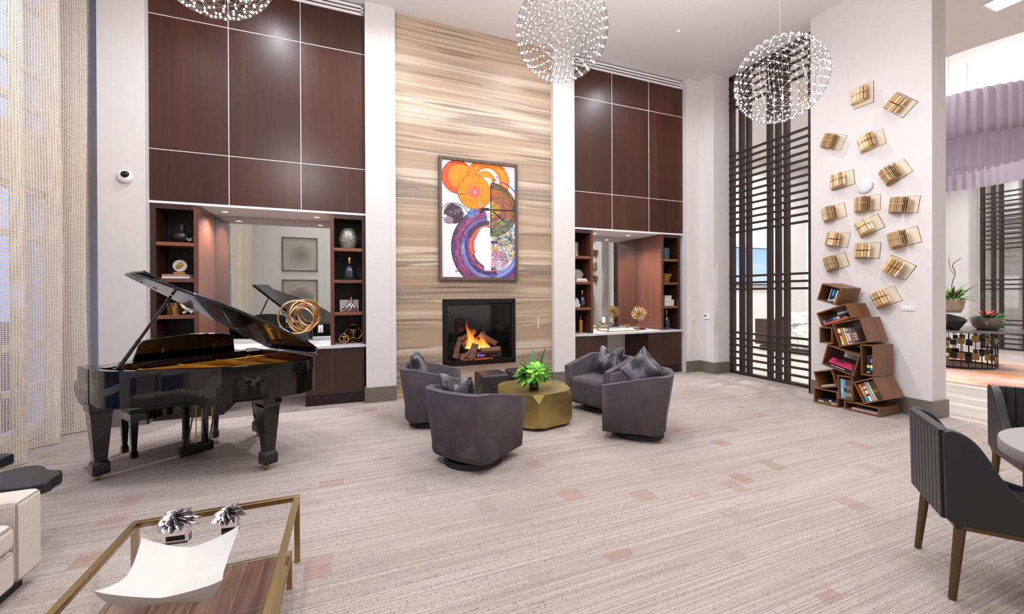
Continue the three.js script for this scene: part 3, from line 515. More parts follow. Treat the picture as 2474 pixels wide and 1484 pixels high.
  function bouquet(parent, y, n, L0, L1, w, mats, seed, spread = 1, rad = 0.04) { const r = rngOf(seed), by = mats.map(() => []); for (let i = 0; i < n; i++) { const a = r() * 6.283, tilt = (0.15 + 0.95 * r()) * spread, g = leaf(L0 + (L1 - L0) * r(), w * (0.6 + 0.7 * r()), 0.2 + 0.7 * r()); spun(g, tilt, 0, 0); spun(g, 0, a, 0); g.translate(rad * Math.sin(a), y, rad * Math.cos(a)); by[Math.floor(r() * mats.length)].push(g); } by.forEach((l, i) => { if (l.length) for (const g of l) obj('leaf', g, mats[i], parent); }); }
  M.bouquet = bouquet;
  const greens = [leafMat('#3f7a2a'), leafMat('#2c5a22'), leafMat('#5c9a3a')];
  const red = leafMat('#c21a2c');
  const v1 = thing('potted_bromeliad', 'tall beige pot of trailing green leaves and red blooms on a faceted black stand', 'plant', [11.75, 0.824, 1.95]);
  obj('faceted_stand', (() => { const r = rngOf(3), pts = []; for (let i = 0; i < 16; i++) { const a = r() * 6.28, k = 0.12 + 0.16 * r(); pts.push(V3(k * Math.cos(a), 0.02 + 0.33 * r(), k * Math.sin(a))); } pts.push(V3(0.36, 0.18, 0.1), V3(-0.3, 0.2, 0.05), V3(0.08, 0, 0.08), V3(-0.08, 0, 0.06), V3(0, 0, -0.1)); return new ConvexGeometry(pts); })(), new THREE.MeshStandardMaterial({ color: '#232022', roughness: 0.4, flatShading: true }), v1);
  obj('pot', lathe([[0, 0.36], [0.13, 0.36], [0.17, 0.45], [0.2, 0.62], [0.19, 0.66], [0.17, 0.62], [0, 0.6]], 24), std('#9d8f7a', 0.5), v1);
  bouquet(v1, 0.62, 46, 0.28, 0.6, 0.06, greens, 21, 1.25, 0.08); bouquet(v1, 0.72, 9, 0.1, 0.2, 0.06, [red], 22, 0.7, 0.03);
  obj('twig', [tube([[0, 0.6, 0], [-0.05, 0.95, 0.02], [0.05, 1.2, 0.03], [0.02, 1.35, 0], [0.22, 1.5, 0.05]], 0.008, 24, 5), tube([[0.03, 1.15, 0.02], [-0.08, 1.3, 0], [-0.16, 1.5, 0.02]], 0.005, 16, 5)], M.logWood, v1);
  const v2 = thing('bowl_planter', 'low two-tone bowl of succulents with red bromeliad blooms', 'plant', [12.35, 0.824, 2.25]);
  obj('bowl', lathe([[0, 0], [0.14, 0], [0.2, 0.06], [0.235, 0.16], [0.24, 0.26], [0.225, 0.26], [0.21, 0.2], [0, 0.2]], 28), std('#6b6055', 0.35), v2);
  bouquet(v2, 0.22, 40, 0.12, 0.26, 0.07, greens, 23, 1.3, 0.12); bouquet(v2, 0.3, 12, 0.1, 0.18, 0.05, [red], 24, 0.9, 0.05);
  obj('twig', tube([[0, 0.25, 0], [-0.1, 0.45, 0], [-0.22, 0.5, 0.05], [-0.3, 0.62, 0.02]], 0.005, 16, 5), M.logWood, v2);
  // two-tier pleated drum pendant
  const d = thing('drum_pendant', 'huge two-tier pleated mauve drum pendant lamp in the lobby', 'pendant lamp', [12.9, 0, 1.6]);
  const pleat = (rx, rz, y0, y1, n) => { const N = n * 4, pos = [], idx = []; for (let i = 0; i <= N; i++) { const a = i / N * Math.PI * 2, k = 1 + 0.022 * Math.sin(a * n + 0.8 * Math.sin(a * 11)) + 0.006 * Math.sin(a * 7 + 1); for (const y of [y0, y1]) pos.push(rx * k * Math.cos(a), y, rz * k * Math.sin(a)); if (i < N) { const o = i * 2; idx.push(o, o + 1, o + 2, o + 1, o + 3, o + 2); } } const g = new THREE.BufferGeometry(); g.setAttribute('position', new THREE.Float32BufferAttribute(pos, 3)); g.setIndex(idx); g.computeVertexNormals(); return g; };
  const shade = phys('#a99ca8', 1.0, { side: THREE.DoubleSide, transmission: 0.4, thickness: 0 });
  obj('upper_shade', pleat(1.55, 1.75, 4.74, 5.62, 76), shade, d); obj('lower_shade', pleat(1.42, 1.62, 4.16, 4.9, 70), shade, d);
  obj('cable', [rod([0.4, 5.5, 0], [0.4, 6.9, 0], 0.006), rod([-0.4, 5.5, 0], [-0.4, 6.9, 0], 0.006)], M.steel, d);
  obj('bulb', [ball(0.12, 0, 4.75, 0.5), ball(0.12, 0, 4.75, -0.5)], new THREE.MeshStandardMaterial({ color: '#fff', emissive: '#ffffff', emissiveIntensity: 40 }), d);
  for (const z of [1.1, 2.1]) { const p = new THREE.PointLight('#ffffff', LV.drum, 0, 2); p.position.set(12.9, 4.75, z); p.shadow.radius = 5; p.castShadow = true; p.name = 'drum_lamp_glow'; scene.add(p); }
  // wall television
  const tv = thing('wall_television', 'wall television with a pale blue picture seen through the lattice', 'television', [11.87, 2.465, -2.99]);
  obj('bezel', bx(-1.02, 1.02, -0.6, 0.6, 0, 0.06, 0.01), M.black, tv);
  const scr = canvasTex(512, 288, (c, W, H) => { const g = c.createLinearGradient(0, 0, 0, H); g.addColorStop(0, '#a9d2f7'); g.addColorStop(1, '#d3ecfb'); c.fillStyle = g; c.fillRect(0, 0, W, H); c.fillStyle = '#e3f1fc'; c.font = '64px sans-serif'; c.textAlign = 'left'; c.fillText('TON', 318, 168); });
  const sg = new THREE.PlaneGeometry(1.98, 1.14).translate(0, 0, 0.0615);
  const sm = obj('screen', sg, new THREE.MeshStandardMaterial({ color: '#000000', roughness: 0.3, emissive: '#ffffff', emissiveMap: scr, emissiveIntensity: 6 }), tv);
  // reception desk
  const mt = sized(tex(512, 512, (u, v) => { const q = fbm(u, v, 3, 3, 4, 441), e = Math.abs(q - 0.5) * 26, q2 = Math.abs(fbm(u, v, 5, 4, 4, 451) - 0.5) * 40; const k = 242 - 110 * Math.max(0, 1 - e) - 60 * Math.max(0, 1 - q2); return [k, k * 0.985, k * 0.97]; }), 1.6, 1.6);
  const desk = thing('reception_desk', 'white veined marble reception desk with a dark wood end behind the lattice', 'desk', [10.95, 0, 0]);
  obj('marble_front', metric(bx(0, 0.9, 0.14, 1.07, -1.02, 0.3)), phys('#ffffff', 0.25, { map: mt }), desk);
  obj('wood_end', metric(bx(0.02, 0.85, 0.14, 0.86, -1.95, -1.02)), M.cabinet, desk);
  obj('plinth', bx(-0.12, 0.8, 0, 0.14, -1.7, 0.2), M.screenWood, desk);
  const ph = thing('desk_telephone', 'black telephone on the wooden end of the reception desk', 'telephone', [11.25, 0.862, -1.3]);
  obj('base', box(0.2, 0.04, 0.2, 0, 0.02, 0, 0.008), M.black, ph); obj('handset', box(0.06, 0.035, 0.22, -0.07, 0.07, 0, 0.015), M.black, ph); obj('cradle', box(0.05, 0.03, 0.06, -0.07, 0.045, 0, 0.005), M.black, ph);
  const p3 = thing('desk_plant', 'small leafy green plant in a black pot on the marble reception desk', 'plant', [11.3, 1.071, -0.45]);
  obj('pot', lathe([[0, 0], [0.06, 0], [0.09, 0.12], [0.08, 0.12], [0, 0.1]], 20), M.black, p3); bouquet(p3, 0.1, 26, 0.2, 0.42, 0.05, greens, 25, 0.9, 0.03);
}
// ---------------------------------------------------------------- grand piano: plan in (X to treble, Y to tail), local z = -Y
{
  const piano = thing('grand_piano', 'glossy black baby grand piano with its lid propped open', 'piano', [-1.503, 0, 1.5135], Math.atan2(-0.5882, -0.8087));
  const RIM = [[0.735, 0.0], [0.735, 0.12], [0.718, 0.26], [0.645, 0.42], [0.44, 0.63], [0.19, 0.91], [-0.03, 1.06], [-0.23, 1.16], [-0.45, 1.205], [-0.62, 1.14], [-0.715, 0.98], [-0.735, 0.78], [-0.735, 0.4], [-0.735, 0.0]];
  const curve = new THREE.CatmullRomCurve3(RIM.map(([x, y]) => V3(x, y, 0)), false, 'centripetal').getPoints(90).map((p) => [p.x, p.y]);
  const offset = (pts, d) => pts.map((p, i) => { const a = pts[Math.max(0, i - 1)], b = pts[Math.min(pts.length - 1, i + 1)], tx = b[0] - a[0], ty = b[1] - a[1], l = Math.hypot(tx, ty) || 1; return [p[0] - ty / l * d, p[1] + tx / l * d]; });
  const up = (g, y) => g.rotateX(-Math.PI / 2).translate(0, y, 0);      // extruded plan (x, y) -> local (x, up, -y)
  const inner = offset(curve, 0.055);
  const rimShape = shapeOf([...curve, ...inner.slice().reverse()]);
  obj('rim', up(extrude(rimShape, 0.305, 0.004), 0.68), M.blackGloss, piano);
  const lin = offset(curve, 0.0556), lin2 = offset(curve, 0.062);
  obj('inner_rim', up(extrude(shapeOf([...lin, ...lin2.slice().reverse()]), 0.09), 0.885), phys('#5a2412', 0.25, { clearcoat: 0.6 }), piano);
  obj('underside', up(extrude(shapeOf(inner), 0.03), 0.70), std('#2a1f17', 0.7), piano);
  const plate = offset(curve, 0.065).map(([x, y]) => [x, Math.max(y, 0.06)]);
  obj('iron_plate', up(extrude(shapeOf(plate), 0.012), 0.885), M.plateGold, piano);
  const struts = [[[-0.50, 0.08], [-0.53, 1.02]], [[-0.2, 0.08], [-0.40, 1.06]], [[0.12, 0.08], [-0.12, 0.96]], [[0.42, 0.08], [0.33, 0.66]]];
  for (const [[x0, y0], [x1, y1]] of struts) { const L = Math.hypot(x1 - x0, y1 - y0), g = box(0.022, 0.05, L, 0, 0, 0, 0.006); g.rotateY(Math.atan2(x1 - x0, -(y1 - y0))).translate((x0 + x1) / 2, 0.922, -(y0 + y1) / 2); obj('plate_strut', g, M.plateGold, piano); }
  obj('plate_flange', [bx(-0.66, 0.66, 0.897, 0.935, -0.16, -0.06, 0.006)], M.plateGold, piano);
  const st = []; const rr = rngOf(2);
  for (let i = 0; i < 60; i++) { const k = i / 59, x0 = -0.60 + 1.14 * k, x1 = lerp(-0.50, 0.40, k), yEnd = lerp(1.02, 0.58, k ** 0.8); st.push(rod([x0, 0.918, -0.16], [x1, 0.908, -yEnd], 0.0016 + (k < 0.35 ? 0.0012 : 0), 4)); }
  stuff(obj('strings', st, std('#b06a42', 0.35, { metalness: 1 }), piano));
  obj('bridge', [tube([[-0.56, 0.90, -0.93], [-0.35, 0.90, -0.86], [-0.1, 0.90, -0.72], [0.3, 0.90, -0.45]], 0.014, 30, 6)], std('#8a5a34', 0.5), piano);
  // keyboard end
  const armP = [[0.02, 0.985], [-0.28, 0.985], [-0.302, 0.975], [-0.31, 0.95], [-0.312, 0.86], [-0.33, 0.845], [-0.405, 0.835], [-0.425, 0.81], [-0.42, 0.74], [-0.40, 0.715], [-0.345, 0.69], [-0.30, 0.655], [-0.20, 0.64], [0.02, 0.64]];
  for (const s of [-1, 1]) { const g = extrude(armP, 0.075, 0.006); g.rotateY(Math.PI / 2); g.translate(s > 0 ? 0.66 : -0.735, 0, 0); obj('arm', g, M.blackGloss, piano); }
  obj('keybed', bx(-0.66, 0.66, 0.64, 0.70, -0.02, 0.40, 0.008), M.blackGloss, piano);
  obj('key_slip', bx(-0.66, 0.66, 0.70, 0.745, 0.38, 0.405, 0.005), M.blackGloss, piano);
  const wk = [], bk = []; for (let i = 0; i < 52; i++) wk.push(bx(-0.61 + i * 0.02346, -0.61 + i * 0.02346 + 0.0228, 0.72, 0.742, 0.225, 0.375, 0.001)); for (let i = 0; i < 51; i++) if (![1, 4].includes(i % 7)) bk.push(bx(-0.6 + (i + 0.5) * 0.02346 + 0.004, -0.6 + (i + 0.5) * 0.02346 + 0.015, 0.742, 0.754, 0.225, 0.32));
  stuff(obj('white_keys', wk, phys('#f1efe8', 0.25), piano)); stuff(obj('black_keys', bk, M.blackGloss, piano));
  obj('key_block', [bx(-0.66, -0.61, 0.70, 0.76, 0.2, 0.38, 0.004), bx(0.61, 0.66, 0.70, 0.76, 0.2, 0.38, 0.004)], M.blackGloss, piano);
  obj('fallboard', spun(box(1.32, 0.17, 0.02, 0, 0.085, 0, 0.004), -0.18, 0, 0).translate(0, 0.755, 0.215), M.blackGloss, piano);
  obj('pin_cover', bx(-0.66, 0.66, 0.945, 0.985, -0.05, 0.20, 0.004), M.blackGloss, piano);
  // music desk
  const deskP = [[-0.43, 0], [-0.41, 0.09], [-0.40, 0.15], [-0.37, 0.195], [-0.3, 0.212], [-0.12, 0.228], [0, 0.232], [0.12, 0.228], [0.3, 0.212], [0.37, 0.195], [0.40, 0.15], [0.41, 0.09], [0.43, 0]];
  const md = obj('music_desk', spun(extrude(deskP, 0.018, 0.003), -0.30, 0, 0).translate(0, 1.0, 0.045), M.blackGloss, piano);
  obj('desk_hinge', [spun(bx(-0.22, -0.212, 0.06, 0.11, -0.008, 0.001), -0.3, 0, 0).translate(0, 1.0, 0.045), spun(bx(0.21, 0.218, 0.06, 0.11, -0.008, 0.001), -0.3, 0, 0).translate(0, 1.0, 0.045)], M.gold, md);
  obj('desk_shelf', bx(-0.5, 0.5, 0.985, 1.0, -0.06, 0.16, 0.004), M.blackGloss, piano);
  // lid, hinged along the bass side
  const lid = new THREE.Group(); lid.name = 'lid'; piano.add(lid); lid.position.set(-0.745, 0.998, 0); lid.rotation.z = 32.5 * Math.PI / 180;
  const lo = offset(curve, -0.012).map(([x, y]) => [x + 0.745, Math.max(0.07, y)]); lo[0][1] = 0.07;
  obj('lid_board', up(extrude(shapeOf(lo), 0.018, 0.004), 0.002), M.blackGloss, lid);
  obj('lid_flap', box(1.46, 0.02, 0.36, 0.75, 0.038, -0.26, 0.006), M.blackGloss, lid);
  obj('lid_hinge', [rod([0.0, 0.0, -0.2], [0.0, 0.0, -0.26], 0.007), rod([0.0, 0.0, -0.7], [0.0, 0.0, -0.76], 0.007), rod([0.0, 0.0, -0.95], [0.0, 0.0, -1.0], 0.007)], M.gold, lid);
  obj('lid_button', [cyl(0.008, 0.008, 0.01, 1.38, -0.002, -0.16, 10), cyl(0.02, 0.02, 0.006, 1.28, -0.001, -0.2, 14)], M.black, lid);
  const th = 32.5 * Math.PI / 180, r = 1.15, top = [-0.745 + r * Math.cos(th) + 0.006, 0.998 + r * Math.sin(th) - 0.006, -0.24];
  const b0 = [0.605, 0.985, -0.25], mid = b0.map((v, i) => lerp(v, top[i], 0.36));
  obj('lid_prop', [rod(b0, mid, 0.017, 10, 0.014), rod(mid, top, 0.0125, 10, 0.012), ball(0.018, ...mid, 10, 8), box(0.06, 0.012, 0.05, 0.605, 0.988, -0.25)], M.blackGloss, piano);
  // legs with spade feet and brass casters
  const sq = (w, y) => [[-w, y, -w], [w, y, -w], [w, y, w], [-w, y, w]];
  const prism = (levels) => { const pos = [], quad = (a, b, c, d) => pos.push(...a, ...b, ...c, ...a, ...c, ...d); for (let k = 0; k + 1 < levels.length; k++) { const A = sq(...levels[k]), B = sq(...levels[k + 1]); for (let i = 0; i < 4; i++) quad(A[(i + 1) % 4], A[i], B[i], B[(i + 1) % 4]); } const T = sq(...levels[levels.length - 1]), Bt = sq(...levels[0]); quad(T[3], T[2], T[1], T[0]); quad(Bt[0], Bt[1], Bt[2], Bt[3]); const g = new THREE.BufferGeometry(); g.setAttribute('position', new THREE.Float32BufferAttribute(pos, 3)); g.computeVertexNormals(); return g; };
  M.prism = prism;
  for (const [X, Y] of [[0.667, 0], [-0.667, 0], [-0.239, 1.025]]) {
    const lg = obj('leg', prism([[0.05, 0.055], [0.058, 0.06], [0.058, 0.15], [0.043, 0.175], [0.043, 0.185], [0.072, 0.59], [0.082, 0.62], [0.082, 0.685]]).translate(X, 0, -Y), M.blackGloss, piano);
    obj('caster', [new THREE.TorusGeometry(0.022, 0.008, 8, 16).rotateY(0.6).translate(X + 0.01, 0.03, -Y + 0.015), rod([X, 0.055, -Y], [X + 0.01, 0.03, -Y + 0.012], 0.012)], M.gold, lg);
  }
  // pedal lyre
  obj('lyre_post', bx(-0.115, -0.065, 0.12, 0.70, -0.12, -0.07, 0.006), M.blackGloss, piano); obj('lyre_post', bx(0.045, 0.095, 0.12, 0.70, -0.12, -0.07, 0.006), M.blackGloss, piano);
  obj('pedal_box', bx(-0.155, 0.125, 0.035, 0.125, -0.14, -0.055, 0.01), M.blackGloss, piano);
  for (const x of [-0.075, -0.015, 0.045]) { obj('pedal', box(0.026, 0.01, 0.11, x, 0.05, -0.005, 0.004), M.gold, piano); obj('pedal_rod', rod([x, 0.12, -0.095], [x, 0.70, -0.095], 0.0045), M.gold, piano); }
  for (const x of [-0.11, 0.08]) obj('lyre_brace', rod([x, 0.09, -0.13], [x * 0.9, 0.69, -0.36], 0.007), M.brassDark, piano);
  const bench = thing('piano_bench', 'black piano bench with tapered square legs behind the piano', 'bench', [-1.503 + 0.02 * 0.8087 + 0.52 * -0.5882, 0, 1.5135 - 0.02 * 0.5882 - 0.52 * 0.8087], Math.atan2(-0.5882, -0.8087));
  obj('seat', [bx(-0.40, 0.40, 0.44, 0.49, -0.18, 0.18, 0.015)], M.leather, bench); obj('apron', bx(-0.385, 0.385, 0.36, 0.44, -0.165, 0.165, 0.004), M.blackGloss, bench);
  for (const [x, z] of [[-0.355, -0.135], [0.355, -0.135], [-0.355, 0.135], [0.355, 0.135]]) obj('leg', prism([[0.024, 0], [0.027, 0.01], [0.027, 0.06], [0.019, 0.075], [0.03, 0.33], [0.032, 0.44]]).translate(x, 0, z), M.blackGloss, bench);
}
// ---------------------------------------------------------------- swept solids
function sweepMesh(sections, crease = 0.7) {            // sections: arrays of [x, y, z] of equal length, closed loops; ends capped
  const pos = [], n = sections[0].length, tri = (a, b, c) => pos.push(...a, ...b, ...c);
  for (let i = 0; i + 1 < sections.length; i++) for (let j = 0; j < n; j++) { const a = sections[i][j], b = sections[i][(j + 1) % n], c = sections[i + 1][(j + 1) % n], d = sections[i + 1][j]; tri(a, b, c); tri(a, c, d); }
  for (const [s, flip] of [[sections[0], true], [sections[sections.length - 1], false]]) { const m = s.reduce((q, p) => [q[0] + p[0] / n, q[1] + p[1] / n, q[2] + p[2] / n], [0, 0, 0]); for (let j = 0; j < n; j++) flip ? tri(m, s[(j + 1) % n], s[j]) : tri(m, s[j], s[(j + 1) % n]); }
  const g = new THREE.BufferGeometry(); g.setAttribute('position', new THREE.Float32BufferAttribute(pos, 3)); g.computeVertexNormals();
  return toCreasedNormals(g, crease);
}
// ---------------------------------------------------------------- barrel swivel chairs
const chairPath = (() => {
  const P = [], W = 0.385, F = 0.36, B = -0.375, R = 0.20;
  for (let i = 0; i <= 10; i++) P.push([-W, lerp(F, B + R, i / 10), -1, 0]);
  for (let i = 1; i <= 10; i++) { const a = i / 10 * Math.PI / 2; P.push([-W + R - R * Math.cos(a), B + R - R * Math.sin(a), -Math.cos(a), -Math.sin(a)]); }
  for (let i = 1; i <= 8; i++) P.push([lerp(-W + R, W - R, i / 8), B - 0.018 * Math.sin(i / 8 * Math.PI), 0, -1]);
  for (let i = 1; i <= 10; i++) { const a = i / 10 * Math.PI / 2; P.push([W - R + R * Math.sin(a), B + R - R * Math.cos(a), Math.sin(a), -Math.cos(a)]); }
  for (let i = 1; i <= 10; i++) P.push([W, lerp(B + R, F, i / 10), 1, 0]);
  return P;
})();
function makeChair() {
  const t = thing('swivel_chair', '', 'armchair', [0, 0, 0], 0, 'grey velvet swivel chairs round the gold table');
  const T = 0.088, secs = chairPath.map(([x, z, nx, nz]) => {
    const k = clamp((z + 0.2) / 0.56), top = lerp(0.725, 0.60, k), tb = clamp(-(z - 0.36) / 0.735), kx = lerp(1, 0.885, 1), ib = [x * 0.885, z < 0 ? z * (1 - 0.24 * clamp(-z / 0.375)) : z];
    const at = (y, off) => { const q = clamp((y - 0.085) / (top - 0.085)); return [lerp(ib[0], x, q) - nx * off, y, lerp(ib[1], z, q) - nz * off]; };
    return [at(0.085, 0.012), at(0.1, 0), at(0.38, 0), at(top - 0.02, 0), at(top - 0.004, 0.006), at(top, 0.02), at(top, T - 0.02), at(top - 0.005, T - 0.006), at(top - 0.022, T), at(0.36, T), at(0.1, T)];
  });
  const g = metric(sweepMesh(secs, 0.8));
  obj('shell', g, M.velvet, t);
  obj('piping', [tube(secs.map((s) => s[4]), 0.0035, 120, 5), tube(secs.map((s) => s[7]), 0.003, 120, 5)], M.velvet, t);
  for (const i of [16, 32]) obj('seam', tube([1, 2, 3].map((k) => secs[i][k]), 0.002, 8, 5), M.velvet, t);
  const seat = new RoundedBoxGeometry(0.595, 0.365, 0.66, 5, 0.075), p = seat.attributes.position;
  for (let i = 0; i < p.count; i++) { const x = p.getX(i) / 0.3, z = p.getZ(i) / 0.33; if (p.getY(i) > 0.05) p.setY(i, p.getY(i) + 0.028 * (1 - x * x) * (1 - 0.6 * z * z)); if (p.getZ(i) > 0.2) p.setZ(i, p.getZ(i) + 0.03 * (1 - x * x)); }
  seat.computeVertexNormals();
  obj('seat', metric(seat.translate(0, 0.268, 0.025)), M.velvet, t);
  obj('swivel_base', [cyl(0.27, 0.285, 0.05, 0, 0.025, 0, 40), cyl(0.14, 0.14, 0.05, 0, 0.07, 0, 24)], M.black, t);
  return t;
}
const chairSpots = [
  [1.12, 2.70, 0.82, -0.57, 'grey velvet swivel chair nearest the camera, its back turned to us'],
  [0.97, 1.36, 0.965, 0.26, 'grey velvet swivel chair beside the white pier left of the fireplace'],
  [3.31, 1.66, -0.94, 0.33, 'grey velvet swivel chair with its seat showing, before the alcove cabinets'],
  [3.10, 2.70, -0.74, -0.67, 'grey velvet swivel chair seen from the side, nearest the wall of books']];
{
  const proto = makeChair();
  chairSpots.forEach(([x, z, fx, fz, l], i) => { const a = Math.atan2(fx, fz); if (!i) { proto.position.set(x, 0, z); proto.rotation.y = a; proto.userData.label = l; } else copyOf(proto, [x, 0, z], a, l); });
}
// scatter cushions: square, plump, chopped on top
function cushionGeo(s, chop) {
  const N = 18, pos = [], P = (u, v, side) => { const e = (1 - u ** 4) * (1 - v ** 4), pin = 1 - 0.07 * (1 - Math.abs(u)) * v * v - 0.0; const dip = chop * Math.exp(-(u * u) / 0.12) * smooth(-0.6, 1, v); const kx = 1 - 0.10 * (1 - v * v) , ky = 1 - 0.10 * (1 - u * u); return [u * s * kx, v * s * ky - dip * s, side * s * 0.42 * Math.pow(Math.max(e, 0), 0.6) * (1 - 0.35 * dip)]; };
  for (const side of [1, -1]) for (let i = 0; i < N; i++) for (let j = 0; j < N; j++) { const u0 = -1 + 2 * i / N, u1 = -1 + 2 * (i + 1) / N, v0 = -1 + 2 * j / N, v1 = -1 + 2 * (j + 1) / N, a = P(u0, v0, side), b = P(u1, v0, side), c = P(u1, v1, side), d = P(u0, v1, side); side > 0 ? pos.push(...a, ...b, ...c, ...a, ...c, ...d) : pos.push(...a, ...c, ...b, ...a, ...d, ...c); }
  const g = new THREE.BufferGeometry(); g.setAttribute('position', new THREE.Float32BufferAttribute(pos, 3)); g.computeVertexNormals();
  return metric(toCreasedNormals(g, 1.0));
}
[[0, 0.55, 'seen over the back of the nearest swivel chair', 0.23], [1, 0.15, 'in the swivel chair by the white pier', -0.3], [2, 0.55, 'in the swivel chair before the alcove cabinets', 0.1], [3, 0.0, 'in the swivel chair nearest the wall of books', 0.55]].forEach(([ci, chop, where, roll]) => {
  const [x, z, fx, fz] = chairSpots[ci], a = Math.atan2(fx, fz), g = cushionGeo(0.205, chop);
  spun(g, -0.32, 0, 0);
  const o = obj('scatter_cushion', g, M.pillow); tag(o, `dark silver ribbed velvet cushion ${where}`, 'cushion', 'velvet scatter cushions');
  const k = ci === 3 ? -0.06 : -0.15, s = roll * 0.2;
  o.position.set(x + fx * k + fz * s, 0.468 + 0.195 + (ci === 3 ? 0.075 : ci === 1 ? 0.03 : 0), z + fz * k - fx * s); o.rotation.set(0, ci === 3 ? -0.75 : a, ci === 3 ? 0.78 : 0, 'YXZ');
});
// ---------------------------------------------------------------- faceted gold table
{
  const t = thing('gold_table', 'low faceted brushed gold table between the swivel chairs', 'table', [2.19, 0, 1.78], Math.atan2(-0.15, 0.485));
  const pts = [], R = 0.515, H = 0.43, c = 0.16, cy = 0.10;
  for (let i = 0; i < 6; i++) {
    const a = i * Math.PI / 3, v = [R * Math.sin(a), R * Math.cos(a)], n = (s) => { const b = a + s * Math.PI / 3; return [R * Math.sin(b), R * Math.cos(b)]; };
    for (const s of [-1, 1]) { const m = n(s), q = [lerp(v[0], m[0], c), lerp(v[1], m[1], c)]; pts.push(V3(q[0], H, q[1]), V3(q[0], 0.035, q[1])); }
    pts.push(V3(v[0], H - cy, v[1]), V3(v[0], 0.035 + cy * 0.62, v[1]));
  }
  const bt = sized(tex(256, 256, (u, v) => { const k = 205 + 14 * (fbm(u, v, 4, 90, 2, 461) - 0.5) + 60 * (fbm(u, v, 3, 3, 3, 471) - 0.5); return [k, k, k]; }), 0.6, 0.6);
  obj('body', metric(new ConvexGeometry(pts)), std('#d2b872', 0.42, { metalness: 0.8, map: bt }), t);
  obj('plinth', cyl(0.43, 0.43, 0.035, 0, 0.0175, 0, 6), M.black, t);
}
// succulent arrangement in a footed bowl
{
  const t = thing('succulent_arrangement', 'bright green succulent arrangement in a dark footed bowl on the gold table', 'plant', [2.13, 0.431, 1.93]);
  obj('pedestal', lathe([[0, 0], [0.062, 0], [0.062, 0.10], [0, 0.10]], 24), phys('#2c2119', 0.25, { clearcoat: 0.5 }), t);
  obj('bowl', lathe([[0, 0.095], [0.07, 0.098], [0.115, 0.12], [0.138, 0.16], [0.14, 0.185], [0.13, 0.185], [0.12, 0.15], [0, 0.14]], 32), phys('#33271d', 0.25, { clearcoat: 0.5 }), t);
  const gm = ['#84c83a', '#5aa22a', '#a2e04a'].map((c) => M.leafMat(c)), dk = ['#3f7a2e', '#4f9038', '#2c5a24'].map((c) => M.leafMat(c));
  // rosette facing the room
  const ros = [], petal = (L, w) => { const g = new THREE.SphereGeometry(1, 8, 6); g.scale(w, L / 2, 0.012).translate(0, L / 2, 0); const p = g.attributes.position; for (let i = 0; i < p.count; i++) { const k = p.getY(i) / L; p.setXYZ(i, p.getX(i) * (0.45 + 0.75 * k), p.getY(i), p.getZ(i) + 0.35 * L * k * k); } g.computeVertexNormals(); return g; };
  for (let ring = 0; ring < 4; ring++) { const n = [11, 10, 8, 5][ring], L = [0.15, 0.125, 0.09, 0.05][ring], tilt = [1.45, 1.2, 0.85, 0.4][ring]; for (let i = 0; i < n; i++) { const g = petal(L, L * 0.24); spun(g, tilt, 0, 0); spun(g, 0, (i + ring * 0.5) / n * 6.283, 0); g.translate(0, 0.01 * ring, 0); spun(g, 1.0, 0, 0); g.translate(-0.005, 0.235, 0.125); obj('succulent_petal', g, gm[(i + ring) % 3], t); } }
  M.bouquet(t, 0.16, 44, 0.12, 0.25, 0.12, dk, 31, 1.15, 0.07); M.bouquet(t, 0.18, 30, 0.10, 0.22, 0.13, gm, 32, 1.2, 0.08);
  const blade = (L, w, tilt, a, m, x, z) => { const g = M.leafGeo(L, w, 0.12); spun(g, tilt, 0, 0); spun(g, 0, a, 0); obj('leaf', g.translate(x, 0.17, z), m, t); };
  blade(0.42, 0.045, 0.2, 0.9, dk[0], 0, -0.02); blade(0.40, 0.05, 0.3, 1.8, dk[2], 0.05, -0.02); blade(0.34, 0.05, 0.12, 2.6, dk[1], -0.01, -0.03); blade(0.3, 0.055, 0.35, 4.6, dk[1], -0.04, 0); blade(0.3, 0.09, 0.65, 4.9, gm[1], -0.03, 0.02); blade(0.28, 0.085, 0.95, 5.2, gm[0], -0.04, 0.02); blade(0.19, 0.06, 2.2, 5.4, dk[0], -0.12, 0.07); blade(0.18, 0.06, 2.0, 4.9, dk[2], -0.13, 0.04);
  const tw = []; const r = rngOf(8); for (let i = 0; i < 26; i++) { const a = 0.6 + r() * 1.7, l = 0.14 + r() * 0.1, y = 0.17 + r() * 0.12; tw.push(tube([[0.05, 0.17, 0], [0.05 + l * 0.5 * Math.sin(a), y + 0.06, l * 0.5 * Math.cos(a)], [0.05 + l * Math.sin(a), y + 0.02 + 0.08 * r(), l * Math.cos(a)]], 0.004, 8, 4)); }
  stuff(obj('grey_sprigs', tw, std('#7d8466', 0.8), t));
}
